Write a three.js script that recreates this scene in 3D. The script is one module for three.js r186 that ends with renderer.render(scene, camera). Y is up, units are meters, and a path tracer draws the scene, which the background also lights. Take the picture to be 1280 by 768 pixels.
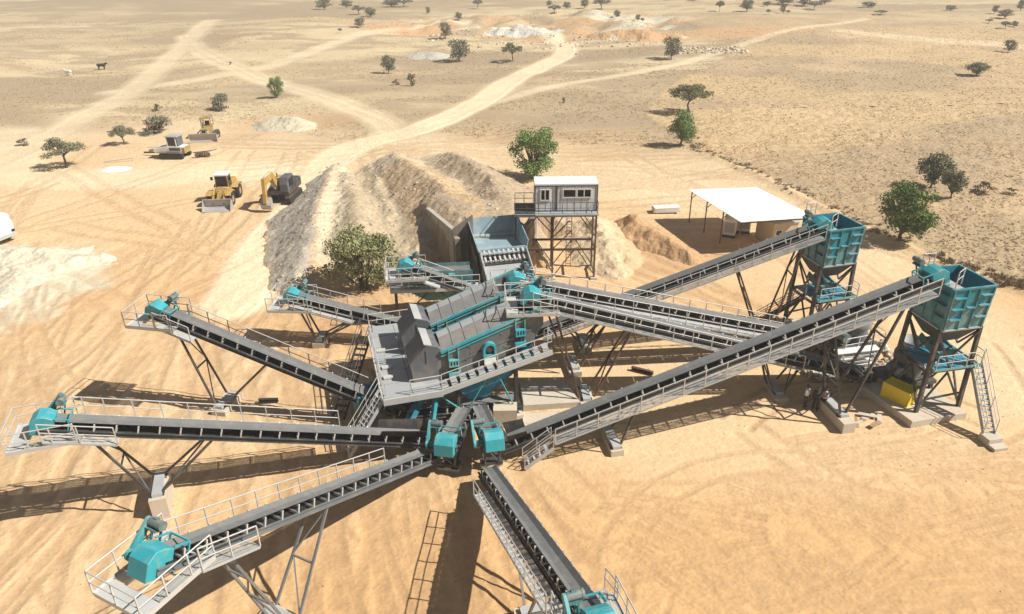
import * as THREE from 'three';
import { mergeGeometries, mergeVertices } from 'three/addons/utils/BufferGeometryUtils.js';
import { MarchingCubes } from 'three/addons/objects/MarchingCubes.js';

const scene = new THREE.Scene();
const D2R = Math.PI / 180;
// ---------- camera ----------
const camera = new THREE.PerspectiveCamera(45.6, 1024 / 614, 0.5, 6000);
camera.rotation.order = 'YXZ';
camera.position.set(0, 28, 0);
camera.rotation.set(-27.2 * D2R, 0, -0.6 * D2R);
scene.add(camera);
// ---------- sky, sun, exposure ----------
const renderer = new THREE.WebGLRenderer({ antialias: true });
renderer.setSize(1024, 614);
renderer.toneMapping = THREE.LinearToneMapping;
renderer.toneMappingExposure = 1.33;
renderer.shadowMap.enabled = true;
const sunDir = new THREE.Vector3(0.93, 1.0, 0.20).normalize();
{ // hazy, dusty dry-season sky: pale warm horizon, soft blue overhead, brighter air round the sun, faint thin cloud
  const W = 512, H = 256, d = new Float32Array(W * H * 4), v = new THREE.Vector3();
  const hh = (x, y) => { const q = Math.sin(x * 127.1 + y * 311.7) * 43758.5453; return q - Math.floor(q); };
  const n2 = (x, y) => { const xi = Math.floor(x), yi = Math.floor(y), u = x - xi, w = y - yi, a = u * u * (3 - 2 * u), c = w * w * (3 - 2 * w); return (hh(xi, yi) * (1 - a) + hh(xi + 1, yi) * a) * (1 - c) + (hh(xi, yi + 1) * (1 - a) + hh(xi + 1, yi + 1) * a) * c; };
  for (let j = 0; j < H; j++) for (let i = 0; i < W; i++) {
    const th = (j + 0.5) / H * Math.PI - Math.PI / 2, ph = ((i + 0.5) / W - 0.5) * 2 * Math.PI; v.set(Math.cos(th) * Math.cos(ph), Math.sin(th), Math.cos(th) * Math.sin(ph));
    const e = Math.max(0, v.y), k = Math.pow(1 - e, 3.2), g = Math.max(0, v.dot(sunDir)), gl = 0.10 * Math.pow(g, 6) + 0.25 * Math.pow(g, 60);
    const px = v.x / (e + 0.15), pz = v.z / (e + 0.15), cl = Math.max(0, n2(px * 1.3, pz * 2.6) * 0.6 + n2(px * 3.1, pz * 6) * 0.4 - 0.55) * 0.22 * Math.min(1, e * 4);
    const o = (j * W + i) * 4; d[o] = 0.10 + 0.16 * k + gl * 0.7 + cl * 0.6; d[o + 1] = 0.11 + 0.14 * k + gl * 0.64 + cl * 0.6; d[o + 2] = 0.14 + 0.095 * k + gl * 0.56 + cl * 0.6; d[o + 3] = 1;
  }
  const t = new THREE.DataTexture(d, W, H, THREE.RGBAFormat, THREE.FloatType); t.mapping = THREE.EquirectangularReflectionMapping; t.magFilter = t.minFilter = THREE.LinearFilter; t.wrapS = THREE.RepeatWrapping; t.needsUpdate = true;
  scene.background = t; scene.environment = t;
}
const sun = new THREE.DirectionalLight(new THREE.Color(1, 0.955, 0.87), 5.0);
sun.position.copy(sunDir).multiplyScalar(200).add(new THREE.Vector3(0, 0, -60));
sun.target.position.set(0, 0, -60);
sun.castShadow = true;
Object.assign(sun.shadow.camera, { left: -160, right: 160, top: 160, bottom: -160, near: 1, far: 500 });
sun.shadow.mapSize.set(4096, 4096);
scene.add(sun, sun.target);

// ---------- noise ----------
let _s = 12345;
const rnd = () => { _s |= 0; _s = _s + 0x6D2B79F5 | 0; let t = Math.imul(_s ^ _s >>> 15, 1 | _s); t = t + Math.imul(t ^ t >>> 7, 61 | t) ^ t; return ((t ^ t >>> 14) >>> 0) / 4294967296; };
const rr = (a, b) => a + (b - a) * rnd();
const seed = (n) => { _s = n; };
function h2(x, y) { let n = Math.imul(x, 374761393) + Math.imul(y, 668265263) | 0; n = Math.imul(n ^ n >>> 13, 1274126177); return ((n ^ n >>> 16) >>> 0) / 4294967296; }
function vn(x, y) {
  const xi = Math.floor(x), yi = Math.floor(y), fx = x - xi, fy = y - yi;
  const u = fx * fx * (3 - 2 * fx), v = fy * fy * (3 - 2 * fy);
  const a = h2(xi, yi), b = h2(xi + 1, yi), c = h2(xi, yi + 1), d = h2(xi + 1, yi + 1);
  return a + (b - a) * u + (c - a + (a - b - c + d) * u) * v;
}
function fbm(x, y, o) { let s = 0, a = 0.5, t = 0; for (let i = 0; i < o; i++) { s += a * vn(x, y); t += a; a *= 0.5; x = x * 2.03 + 17.3; y = y * 2.01 + 9.1; } return s / t; }
const ss = (a, b, x) => { const t = Math.min(1, Math.max(0, (x - a) / (b - a))); return t * t * (3 - 2 * t); };
const mix = (a, b, t) => a + (b - a) * t;
const mix3 = (c, d, t) => { c[0] += (d[0] - c[0]) * t; c[1] += (d[1] - c[1]) * t; c[2] += (d[2] - c[2]) * t; return c; };
const clamp01 = (x) => x < 0 ? 0 : x > 1 ? 1 : x;

// ---------- names and tags ----------
const used = {};
function numbered(n) { if (!(n in used)) { used[n] = 0; return n; } used[n]++; return n + '_' + String(used[n]).padStart(3, '0'); }
function thing(name, label, category, pos = [0, 0, 0], rotY = 0, group) {
  const o = new THREE.Group(); o.name = numbered(name); o.position.set(...pos); o.rotation.y = rotY;
  o.userData = { label, category }; if (group) o.userData.group = group; scene.add(o); return o;
}
function tagTop(o, name, label, category, group, kind) {
  o.name = numbered(name); if (label) o.userData.label = label; if (category) o.userData.category = category;
  if (group) o.userData.group = group; if (kind) o.userData.kind = kind; scene.add(o); return o;
}
function part(name, geo, mat, parent, kind) {
  const m = new THREE.Mesh(geo, mat); m.name = name; m.castShadow = m.receiveShadow = true;
  if (kind) m.userData.kind = kind; if (parent) parent.add(m); return m;
}
function sub(name, parent) { const g = new THREE.Group(); g.name = name; parent.add(g); return g; }
function copyOf(o, label, pos, rotY, scale) {
  const c = o.clone(); c.name = numbered(o.name.replace(/_\d+$/, '')); c.userData = { ...o.userData };
  if (label) c.userData.label = label;
  if (pos) c.position.set(...pos); if (rotY !== undefined) c.rotation.y = rotY; if (scale) c.scale.set(...scale);
  scene.add(c); return c;
}
// ---------- textures ----------
function toTex(data, w, h, srgb, rep = true) {
  const t = new THREE.DataTexture(data, w, h, THREE.RGBAFormat); t.magFilter = THREE.LinearFilter; t.minFilter = THREE.LinearMipmapLinearFilter; t.generateMipmaps = true;
  if (rep) t.wrapS = t.wrapT = THREE.RepeatWrapping; if (srgb) t.colorSpace = THREE.SRGBColorSpace; t.needsUpdate = true; return t;
}
const L2S = new Uint8Array(4097); for (let i = 0; i <= 4096; i++) { const l = i / 4096; L2S[i] = Math.round(255 * (l <= 0.0031308 ? 12.92 * l : 1.055 * Math.pow(l, 1 / 2.4) - 0.055)); }
const enc = (l) => L2S[Math.round(clamp01(l) * 4096)];
// tileable grime map around a base colour; f(u,v) in 0..1 -> multiplier/tint
function grimeTex(size, fn) {
  const d = new Uint8Array(size * size * 4);
  for (let y = 0; y < size; y++) for (let x = 0; x < size; x++) {
    const c = fn(x / size, y / size), i = (y * size + x) * 4;
    d[i] = enc(c[0]); d[i + 1] = enc(c[1]); d[i + 2] = enc(c[2]); d[i + 3] = 255;
  }
  return toTex(d, size, size, true);
}
function tnoise(u, v, p, o) { // periodic fbm, p cells per tile
  let s = 0, a = 0.5, t = 0;
  for (let k = 0; k < o; k++) {
    const x = u * p, y = v * p, xi = Math.floor(x), yi = Math.floor(y), fx = x - xi, fy = y - yi;
    const uu = fx * fx * (3 - 2 * fx), vv = fy * fy * (3 - 2 * fy), w = (i, j) => h2(((xi + i) % p + p) % p + k * 57, ((yi + j) % p + p) % p + k * 31);
    s += a * (w(0, 0) * (1 - uu) * (1 - vv) + w(1, 0) * uu * (1 - vv) + w(0, 1) * (1 - uu) * vv + w(1, 1) * uu * vv); t += a; a *= 0.5; p *= 2;
  }
  return s / t;
}
// paint / steel with dust and streaks; tile = metres per repeat
function grimed(base, dust, amt, rough, metal, tile = 4, opt = {}) {
  const tex = grimeTex(256, (u, v) => {
    const n = tnoise(u, v, 4, 5), st = tnoise(u, v * 0.25, 24, 3), sp = tnoise(u + 0.3, v, 32, 2);
    const c = [base[0], base[1], base[2]]; const k = 0.82 + 0.36 * n; c[0] *= k; c[1] *= k; c[2] *= k;
    mix3(c, dust, clamp01(amt * (ss(0.42, 0.75, n) + 0.5 * ss(0.5, 0.8, st))));
    mix3(c, [dust[0] * 0.35, dust[1] * 0.28, dust[2] * 0.24], 0.5 * amt * ss(0.66, 0.8, sp)); return c;
  });
  tex.repeat.set(1 / tile, 1 / tile);
  return new THREE.MeshStandardMaterial({ map: tex, roughness: rough, metalness: metal, ...opt });
}
const DUST = [0.5, 0.38, 0.24];
const M = {
  teal: grimed([0.035, 0.345, 0.40], DUST, 0.34, 0.5, 0, 3),
  bin: grimed([0.016, 0.225, 0.30], DUST, 0.26, 0.5, 0, 3),
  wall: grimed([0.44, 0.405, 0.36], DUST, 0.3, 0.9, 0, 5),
  tealDark: grimed([0.014, 0.15, 0.18], DUST, 0.2, 0.55, 0, 3),
  blue: grimed([0.015, 0.22, 0.34], DUST, 0.16, 0.5, 0, 3),
  frame: grimed([0.045, 0.047, 0.05], DUST, 0.12, 0.6, 0, 3),
  channel: grimed([0.15, 0.16, 0.168], DUST, 0.12, 0.6, 0, 3),
  galv: grimed([0.54, 0.54, 0.53], DUST, 0.14, 0.5, 0.15, 3),
  galvDull: grimed([0.42, 0.435, 0.44], DUST, 0.12, 0.6, 0.1, 3),
  belt: grimed([0.16, 0.163, 0.163], [0.30, 0.27, 0.23], 0.5, 0.85, 0, 5),
  rubber: grimed([0.018, 0.018, 0.019], DUST, 0.08, 0.8, 0, 3),
  cover: grimed([0.205, 0.2, 0.2], DUST, 0.12, 0.8, 0, 2.5),
  plate: grimed([0.11, 0.12, 0.135], DUST, 0.15, 0.6, 0, 3),
  plateSide: grimed([0.125, 0.127, 0.13], [0.3, 0.26, 0.22], 0.3, 0.7, 0, 3),
  deck: grimed([0.36, 0.38, 0.39], DUST, 0.12, 0.65, 0.1, 4),
  concrete: grimed([0.54, 0.485, 0.40], DUST, 0.4, 0.9, 0, 5),
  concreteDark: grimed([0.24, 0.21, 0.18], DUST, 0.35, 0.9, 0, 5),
  rust: grimed([0.085, 0.048, 0.035], DUST, 0.2, 0.75, 0, 3),
  motor: grimed([0.10, 0.17, 0.19], DUST, 0.3, 0.5, 0.1, 1.5),
  yellow: grimed([0.46, 0.28, 0.05], DUST, 0.6, 0.5, 0, 2),
  yellowDull: grimed([0.34, 0.23, 0.08], DUST, 0.6, 0.6, 0, 2),
  skip: grimed([0.75, 0.58, 0.01], DUST, 0.12, 0.5, 0, 3),
  steelWorn: grimed([0.42, 0.41, 0.40], DUST, 0.2, 0.5, 0.2, 2),
  white: grimed([0.78, 0.78, 0.76], DUST, 0.1, 0.5, 0, 4),
  roofWhite: grimed([0.82, 0.82, 0.80], DUST, 0.09, 0.5, 0, 6),
  cabin: grimed([0.74, 0.75, 0.77], DUST, 0.15, 0.5, 0, 3),
  cabinTrim: grimed([0.10, 0.11, 0.13], DUST, 0.15, 0.5, 0, 3),
  hopperBlue: grimed([0.25, 0.35, 0.40], [0.55, 0.55, 0.52], 0.2, 0.6, 0.1, 3),
  glass: new THREE.MeshPhysicalMaterial({ color: 0x0b1114, roughness: 0.25, metalness: 0 }),
  tyre: new THREE.MeshStandardMaterial({ color: new THREE.Color().setRGB(0.03, 0.028, 0.026), roughness: 0.95 }),
  dark: new THREE.MeshStandardMaterial({ color: new THREE.Color().setRGB(0.02, 0.02, 0.02), roughness: 0.9 }),
  bark: grimed([0.10, 0.075, 0.055], DUST, 0.1, 0.95, 0, 1),
  wood: grimed([0.30, 0.21, 0.12], DUST, 0.1, 0.9, 0, 1),
};
for (const k in M) M[k].side = THREE.DoubleSide;
// open steel grating: bars on a 50 mm pitch, real holes by alpha
{
  const n = 64, d = new Uint8Array(n * n * 4);
  for (let y = 0; y < n; y++) for (let x = 0; x < n; x++) { const on = (x % 8) < 4 || (y % 32) < 5; const i = (y * n + x) * 4; d[i] = d[i + 1] = d[i + 2] = on ? 255 : 0; d[i + 3] = 255; }
  const t = toTex(d, n, n, false); t.repeat.set(2.5, 2.5);
  M.grating = new THREE.MeshStandardMaterial({ color: new THREE.Color().setRGB(0.5, 0.5, 0.48), roughness: 0.6, metalness: 0.1, alphaMap: t, alphaTest: 0.5, side: THREE.DoubleSide });
}
// ---------- mesh builder: collects simple solids into one geometry ----------
const V3 = (a) => a.isVector3 ? a : new THREE.Vector3(a[0], a[1], a[2]);
function boxUV(g) {
  const p = g.attributes.position, n = g.attributes.normal, uv = new Float32Array(p.count * 2);
  for (let i = 0; i < p.count; i++) {
    const ax = Math.abs(n.getX(i)), ay = Math.abs(n.getY(i)), az = Math.abs(n.getZ(i)), x = p.getX(i), y = p.getY(i), z = p.getZ(i);
    if (ay >= ax && ay >= az) { uv[2 * i] = x; uv[2 * i + 1] = z; } else if (ax >= az) { uv[2 * i] = z; uv[2 * i + 1] = y; } else { uv[2 * i] = x; uv[2 * i + 1] = y; }
  }
  g.setAttribute('uv', new THREE.BufferAttribute(uv, 2)); return g;
}
function frameOf(a, b, upHint) {
  const x = b.clone().sub(a).normalize(); let up = upHint || new THREE.Vector3(0, 1, 0);
  if (Math.abs(x.dot(up)) > 0.98) up = new THREE.Vector3(0, 0, 1);
  const z = x.clone().cross(up).normalize(), y = z.clone().cross(x); return new THREE.Matrix4().makeBasis(x, y, z);
}
class MB {
  constructor() { this.g = []; }
  add(g, m) { g = g.index ? g.toNonIndexed() : g; if (m) g.applyMatrix4(m); for (const k in g.attributes) if (k !== 'position' && k !== 'normal' && k !== 'uv') g.deleteAttribute(k); if (!g.attributes.normal) g.computeVertexNormals(); if (!g.attributes.uv) g.setAttribute('uv', new THREE.BufferAttribute(new Float32Array(g.attributes.position.count * 2), 2)); this.g.push(g); return this; }
  box(x, y, z, sx, sy, sz, ry = 0, rz = 0, rx = 0) { const m = new THREE.Matrix4().makeRotationFromEuler(new THREE.Euler(rx, ry, rz, 'YZX')); m.setPosition(x, y, z); return this.add(new THREE.BoxGeometry(sx, sy, sz), m); }
  bar(a, b, w, h = w, up) { a = V3(a); b = V3(b); const m = frameOf(a, b, up); m.setPosition(a.clone().add(b).multiplyScalar(0.5)); return this.add(new THREE.BoxGeometry(a.distanceTo(b), h, w), m); }
  rod(a, b, r, n = 6, r2 = r) { a = V3(a); b = V3(b); const g = new THREE.CylinderGeometry(r2, r, a.distanceTo(b), n); g.rotateZ(-Math.PI / 2); const m = frameOf(a, b); m.setPosition(a.clone().add(b).multiplyScalar(0.5)); return this.add(g, m); }
  quad(a, b, c, d) { const g = new THREE.BufferGeometry(); const P = [a, b, c, a, c, d].flatMap((q) => q); g.setAttribute('position', new THREE.Float32BufferAttribute(P, 3)); g.computeVertexNormals(); return this.add(g); }
  // slab with thickness: quad a b c d extruded along its normal by t
  slab(a, b, c, d, t) {
    const A = V3(a), n = V3(b).clone().sub(A).cross(V3(d).clone().sub(A)).normalize().multiplyScalar(t), o = (p) => V3(p).clone().add(n).toArray();
    const e = [o(a), o(b), o(c), o(d)], f = [a, b, c, d].map((p) => V3(p).toArray());
    this.quad(e[0], e[1], e[2], e[3]); this.quad(f[3], f[2], f[1], f[0]);
    for (let i = 0; i < 4; i++) { const j = (i + 1) % 4; this.quad(f[i], f[j], e[j], e[i]); } return this;
  }
  // polygon in the local x-y plane extruded from z0 to z1
  prism(pts, z0, z1, bevel = 0) { const s = new THREE.Shape(pts.map((p) => new THREE.Vector2(p[0], p[1]))); const g = new THREE.ExtrudeGeometry(s, { depth: z1 - z0 - 2 * bevel, bevelEnabled: bevel > 0, bevelSize: bevel, bevelThickness: bevel, bevelSegments: 1, curveSegments: 6 }); g.translate(0, 0, z0 + bevel); return this.add(g); }
  geo() { const g = this.g.length === 1 ? this.g[0] : mergeGeometries(this.g); return boxUV(g); }
  build(name, mat, parent, kind) { if (!this.g.length) return null; return part(name, this.geo(), mat, parent, kind); }
}
const mb = () => new MB();
// ================= ground =================
// tracks and roads: polylines in metres on the ground (x, z)
const ROADS = [ // points, half width, strength
  { p: [[-23.6, -56], [-24.5, -70], [-24, -82], [-23.9, -104], [-16, -115], [-6, -136], [2, -168], [14.5, -204], [16, -222], [10, -250]], w: 3.1, k: 1, soft: 0.25 },
  { p: [[-73.3, -80], [-73.2, -104], [-73.2, -120], [-76.5, -147], [-88, -193], [-96, -232], [-110, -290]], w: 3.0, k: 0.68, soft: 0.6 },
  { p: [[-82, -155], [-68, -172], [-60.7, -182], [-52.7, -215], [-42.9, -251], [-20, -285]], w: 2.6, k: 0.6, soft: 0.6 },
  { p: [[-6, -134], [2, -144], [17.5, -161], [34, -176], [57, -203], [78, -227], [120, -262]], w: 1.6, k: 0.62, soft: 0.6 },
  { p: [[-100, -240], [-91, -222], [-63, -179], [-42, -153], [-22, -124], [-17, -112]], w: 2.8, k: 0.7, soft: 0.6 },
  { p: [[-24, -92], [-36, -95], [-52, -92], [-66, -96], [-80, -118]], w: 4.5, k: 0.55 },
  { p: [[-17, -112], [-5, -104], [6, -96], [14, -86], [22, -84], [30, -72], [34, -58], [36, -40]], w: 5, k: 0.3 },
  { p: [[100, -232], [130, -205], [170, -186], [230, -170]], w: 4, k: 0.5 },
];
const FIELD = [[27.4, -102], [32.8, -90.3], [35.9, -77.5], [38.7, -68.4], [41.4, -61.4], [44.3, -56.8], [60, -34]];
function fieldEdgeX(z) { // x of the field's border at depth z
  if (z < FIELD[0][1]) return mix(27.4, 60, ss(-102, -215, z)) - 8 * ss(-102, -130, z) * (1 - ss(-150, -215, z));
  for (let i = 0; i < FIELD.length - 1; i++) if (z <= FIELD[i + 1][1]) { const t = (z - FIELD[i][1]) / (FIELD[i + 1][1] - FIELD[i][1]); return mix(FIELD[i][0], FIELD[i + 1][0], t); }
  return 60;
}
const fieldMask = (x, z) => ss(-0.6, 0.6, x - fieldEdgeX(z) + (fbm(x * 0.3, z * 0.3, 2) - 0.5) * 2);
// how far the works' bare yard reaches (1 = bare orange sand, 0 = dry grassland)
function yardMask(x, z) {
  const n = (fbm(x * 0.05, z * 0.05, 3) - 0.5) * 30;
  const back = ss(-128, -92, z + n * 0.7 - 14 * ss(-10, 30, x) + 12 * ss(-20, -60, x));
  const left = ss(-84, -64, x + n * 0.4);
  return Math.max(0, back * left) * (1 - fieldMask(x, z));
}
const quarry = (x, z) => { const d = Math.hypot((x - 8) / 62, (z + 268) / 42); return 1 - ss(0.55, 1.0, d + (fbm(x * 0.06, z * 0.06, 4) - 0.5) * 0.6); };
function baseH(x, z) {
  const far = ss(-125, -190, z);
  let h = far * ((fbm(x * 0.011 + 5, z * 0.011, 3) - 0.5) * 5);
  h += ss(-60, -110, z) * (fbm(x * 0.06, z * 0.06, 3) - 0.5) * 0.9;
  const q = quarry(x, z); if (q > 0) h += q * ((fbm(x * 0.10, z * 0.10, 4) - 0.48) * 6);
  h *= 1 - ss(-330, -415, z) * 0.6; h *= ss(300, 240, Math.abs(x));
  return h;
}
const leftFurrow = (x, z) => { const m = ss(2, -8, x) * ss(-78, -62, z) * ss(-20, -27, z + 0 * x) + 0.0; const bend = Math.sin(z * 0.09) * 1.6 + (fbm(x * 0.05, z * 0.05, 2) - 0.5) * 7 + (z + 40) * 0.12; return m * (fbm((x + bend) * 0.55, z * 0.045, 3) - 0.5); };
function fineH(x, z) {
  const f = fieldMask(x, z);
  let h = (fbm(x * 0.9, z * 0.9, 4) - 0.5) * 0.07 + (fbm(x * 0.16 + 3, z * 0.16, 3) - 0.5) * 0.3 * ss(-18, -26, z);
  h += leftFurrow(x, z) * 0.22;
  h += f * (0.12 + (fbm(x * 1.1, z * 1.1, 3) - 0.5) * 0.4);
  h += (1 - f) * Math.exp(-Math.pow((x - fieldEdgeX(z) + 0.8) / 0.9, 2)) * 0.35 * ss(-105, -95, z);
  return h;
}
const footprint = (x, z) => { // flatten under the works
  return ss(0.75, 1.1, Math.hypot((x - 4) / 26, (z + 42) / 14));
};
const COL = {
  sand: [0.58, 0.362, 0.175], sand2: [0.645, 0.465, 0.275], deep: [0.44, 0.262, 0.125], grass: [0.50, 0.385, 0.235], grass2: [0.36, 0.27, 0.17], straw: [0.60, 0.485, 0.30],
  road: [0.74, 0.615, 0.42], pale: [0.62, 0.56, 0.42], field: [0.51, 0.37, 0.205], field2: [0.38, 0.265, 0.15], red: [0.52, 0.32, 0.165],
};
function groundCol(x, z, road, rut) {
  const y = yardMask(x, z), f = fieldMask(x, z);
  const n1 = fbm(x * 0.035 + 2, z * 0.05, 4), n2 = fbm(x * 0.35, z * 0.35, 4), n3 = fbm(x * 2.7, z * 2.7, 2), n4 = fbm(x * 0.012, z * 0.03 + 7, 4);
  const c = [...COL.grass];
  mix3(c, COL.grass2, ss(0.44, 0.62, n4) * 0.95); mix3(c, COL.straw, ss(0.5, 0.66, fbm(x * 0.018 + 40, z * 0.05, 3)) * 0.75);
  mix3(c, COL.grass2, ss(0.48, 0.66, fbm(x * 0.09, z * 0.2, 4)) * 0.75);
  const s = [...COL.sand]; mix3(s, COL.sand2, ss(0.35, 0.7, n1) * 0.9); mix3(s, COL.sand2, ss(-42, -75, z) * 0.75); mix3(s, COL.road, ss(-70, -100, z) * 0.3 * ss(0.3, 0.6, n1)); mix3(s, COL.deep, ss(0.56, 0.75, n2) * 0.14 + ss(0.1, 0.35, -leftFurrow(x, z) * 1.6) * 0.25);
  mix3(c, s, y);
  const fc = [...COL.field]; mix3(fc, COL.field2, ss(0.5, 0.75, fbm(x * 0.9, z * 0.9, 3)) * 0.5); mix3(fc, COL.grass2, ss(0.46, 0.64, fbm(x * 0.025 + 11, z * 0.045, 4)) * 0.75); mix3(fc, COL.sand2, ss(0.5, 0.7, fbm(x * 0.04 + 31, z * 0.04, 3)) * 0.4); mix3(c, fc, f * ss(-330, -200, z));
  // disturbed orange ground beside the shed and behind the tower
  const o = ss(1, 0.55, Math.hypot((x - 15) / 11, (z + 66) / 6.5) + (n2 - 0.5) * 0.5); mix3(c, COL.red, o * 0.75);
  const o2 = ss(1, 0.5, Math.hypot((x + 36) / 14, (z + 122) / 10) + (n2 - 0.5) * 0.6); mix3(c, COL.red, o2 * 0.45);
  // pale stone dust tipped at the left
  const p = ss(1, 0.7, Math.hypot((x + 48) / 11, (z + 56) / 15) + (n2 - 0.5) * 0.5 + (n1 - 0.5) * 0.7); mix3(c, COL.pale, p * 0.92);
  const q = quarry(x, z); mix3(c, COL.red, ss(0.05, 0.4, q) * ss(0.38, 0.6, fbm(x * 0.07 + 9, z * 0.09, 3)) * 0.85);
  mix3(c, COL.pale, ss(0.3, 0.6, q) * ss(0.55, 0.66, fbm(x * 0.05 + 19, z * 0.08, 3)) * 0.9);
  const q2 = ss(1, 0.6, Math.hypot((x - 66) / 26, (z + 232) / 13) + (n2 - 0.5) * 0.7) + ss(1, 0.6, Math.hypot((x + 34) / 22, (z + 262) / 16) + (n2 - 0.5) * 0.7); mix3(c, [0.56, 0.345, 0.175], clamp01(q2) * 0.8);
  mix3(c, COL.road, clamp01(road * (0.75 + 0.5 * n2)));
  mix3(c, [COL.deep[0] * 0.86, COL.deep[1] * 0.86, COL.deep[2] * 0.86], clamp01(rut) * 0.5 * (1 - 0.6 * clamp01(road)) * (0.6 + 0.8 * vn(x * 1.7, z * 1.7)));
  const k = 0.91 + 0.18 * n3 * (0.6 + 0.8 * n2) + (h2(Math.floor(x * 9), Math.floor(z * 9)) - 0.5) * 0.12 * ss(-130, -60, z);
  c[0] *= k; c[1] *= k; c[2] *= k; return c;
}
// wheel tracks: pairs of ruts
seed(77);
const TRACKS = [];
function track(p, gauge = 2.0, w = 0.28, k = 1) { TRACKS.push({ p, gauge, w, k }); }
for (let i = 0; i < 44; i++) { let x = rr(-46, -4), z = rr(-62, -40), a = Math.PI / 2 + rr(-0.25, 0.25) + 0.2; const p = []; for (let k = 0; k < 22; k++) { p.push([x, z]); x += Math.cos(a) * -1.8; z += Math.sin(a) * 1.8; a += rr(-0.11, 0.11); } track(p, rr(1.8, 2.3), rr(0.16, 0.3), rr(0.5, 1)); }
for (let i = 0; i < 22; i++) { let x = rr(6, 40), z = rr(-40, -22), a = rr(0, 6.28); const p = [], turn = rr(-0.16, 0.16); for (let k = 0; k < 16; k++) { p.push([x, z]); x += Math.cos(a) * 1.2; z += Math.sin(a) * 1.2; a += turn; } track(p, rr(1.8, 2.2), rr(0.14, 0.26), rr(0.4, 0.9)); }
for (let i = 0; i < 54; i++) { let x = rr(-66, 30), z = rr(-118, -66), a = rr(-0.5, 0.5) + (rnd() < 0.5 ? 1.3 : 0); const p = []; for (let k = 0; k < 24; k++) { p.push([x, z]); x += Math.cos(a) * 2; z += Math.sin(a) * 2; a += rr(-0.09, 0.09); } track(p, rr(1.8, 2.4), rr(0.25, 0.45), rr(0.4, 0.8)); }
for (let i = 0; i < 7; i++) { const d = rr(-2.5, 2.5); track(ROADS[0].p.map((q) => [q[0] + d, q[1] + d * 0.3]), 2.2, 0.4, 0.5); const e = rr(-2, 2); track(ROADS[4].p.map((q) => [q[0] + e, q[1] + e]), 2.1, 0.4, 0.6); const g = rr(-2, 2); track(ROADS[1].p.map((q) => [q[0] + g, q[1]]), 2.1, 0.4, 0.5); }
for (let i = 0; i < 5; i++) track([[33 - i * 1.3, -56], [30 - i * 1.2, -70], [24 - i, -84], [12, -92 + i], [-4, -104 + i]], 2.1, 0.3, 0.5);

// grader and bucket scrapes: bundles of fine parallel lines
for (let i = 0; i < 48; i++) {
  const left = i % 3 === 2; let x = left ? rr(-40, -10) : rr(4, 34), z = left ? rr(-70, -30) : rr(-36, -22), a = left ? rr(1.3, 1.9) : rr(-0.35, 0.35) + (rnd() < 0.25 ? 0.9 : 0); const turn = rr(-0.05, 0.05), p = []; for (let k = 0; k < 9; k++) { p.push([x, z]); x += Math.cos(a) * 1.1; z += Math.sin(a) * 1.1; a += turn; }
  const n = 3 + Math.floor(rnd() * 5); for (let k = 0; k < n; k++) track(p, 0.35 * (k + 1) + rr(0, 0.2), rr(0.05, 0.1), rr(0.25, 0.75));
}
function stamp(mask, Z, pts, halfW, k, soft) {
  const px = (Z.x1 - Z.x0) / Z.W, pz = (Z.z1 - Z.z0) / Z.H, step = Math.max(px, pz, halfW * 0.4);
  const R = halfW * (1 + soft) + Math.max(px, pz);
  for (let i = 0; i < pts.length - 1; i++) {
    const [ax, az] = pts[i], [bx, bz] = pts[i + 1], L = Math.hypot(bx - ax, bz - az), n = Math.max(1, Math.ceil(L / step));
    for (let j = 0; j < n; j++) {
      const cx = ax + (bx - ax) * j / n, cz = az + (bz - az) * j / n;
      const i0 = Math.max(0, Math.floor((cx - R - Z.x0) / px)), i1 = Math.min(Z.W - 1, Math.ceil((cx + R - Z.x0) / px)), j0 = Math.max(0, Math.floor((cz - R - Z.z0) / pz)), j1 = Math.min(Z.H - 1, Math.ceil((cz + R - Z.z0) / pz));
      for (let y = j0; y <= j1; y++) for (let x = i0; x <= i1; x++) {
        const d = Math.hypot(Z.x0 + (x + 0.5) * px - cx, Z.z0 + (y + 0.5) * pz - cz);
        const v = k * (1 - ss(halfW * (1 - soft), R, d)); const o = y * Z.W + x; if (v > mask[o]) mask[o] = v;
      }
    }
  }
}
const smooth = (p) => new THREE.CatmullRomCurve3(p.map((q) => new THREE.Vector3(q[0], 0, q[1]))).getPoints(p.length * 8).map((v) => [v.x, v.z]);
const offsetLine = (p, d) => p.map((q, i) => { const a = p[Math.max(0, i - 1)], b = p[Math.min(p.length - 1, i + 1)], L = Math.hypot(b[0] - a[0], b[1] - a[1]) || 1; return [q[0] - (b[1] - a[1]) / L * d, q[1] + (b[0] - a[0]) / L * d]; });
const ZONES = [];
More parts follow.
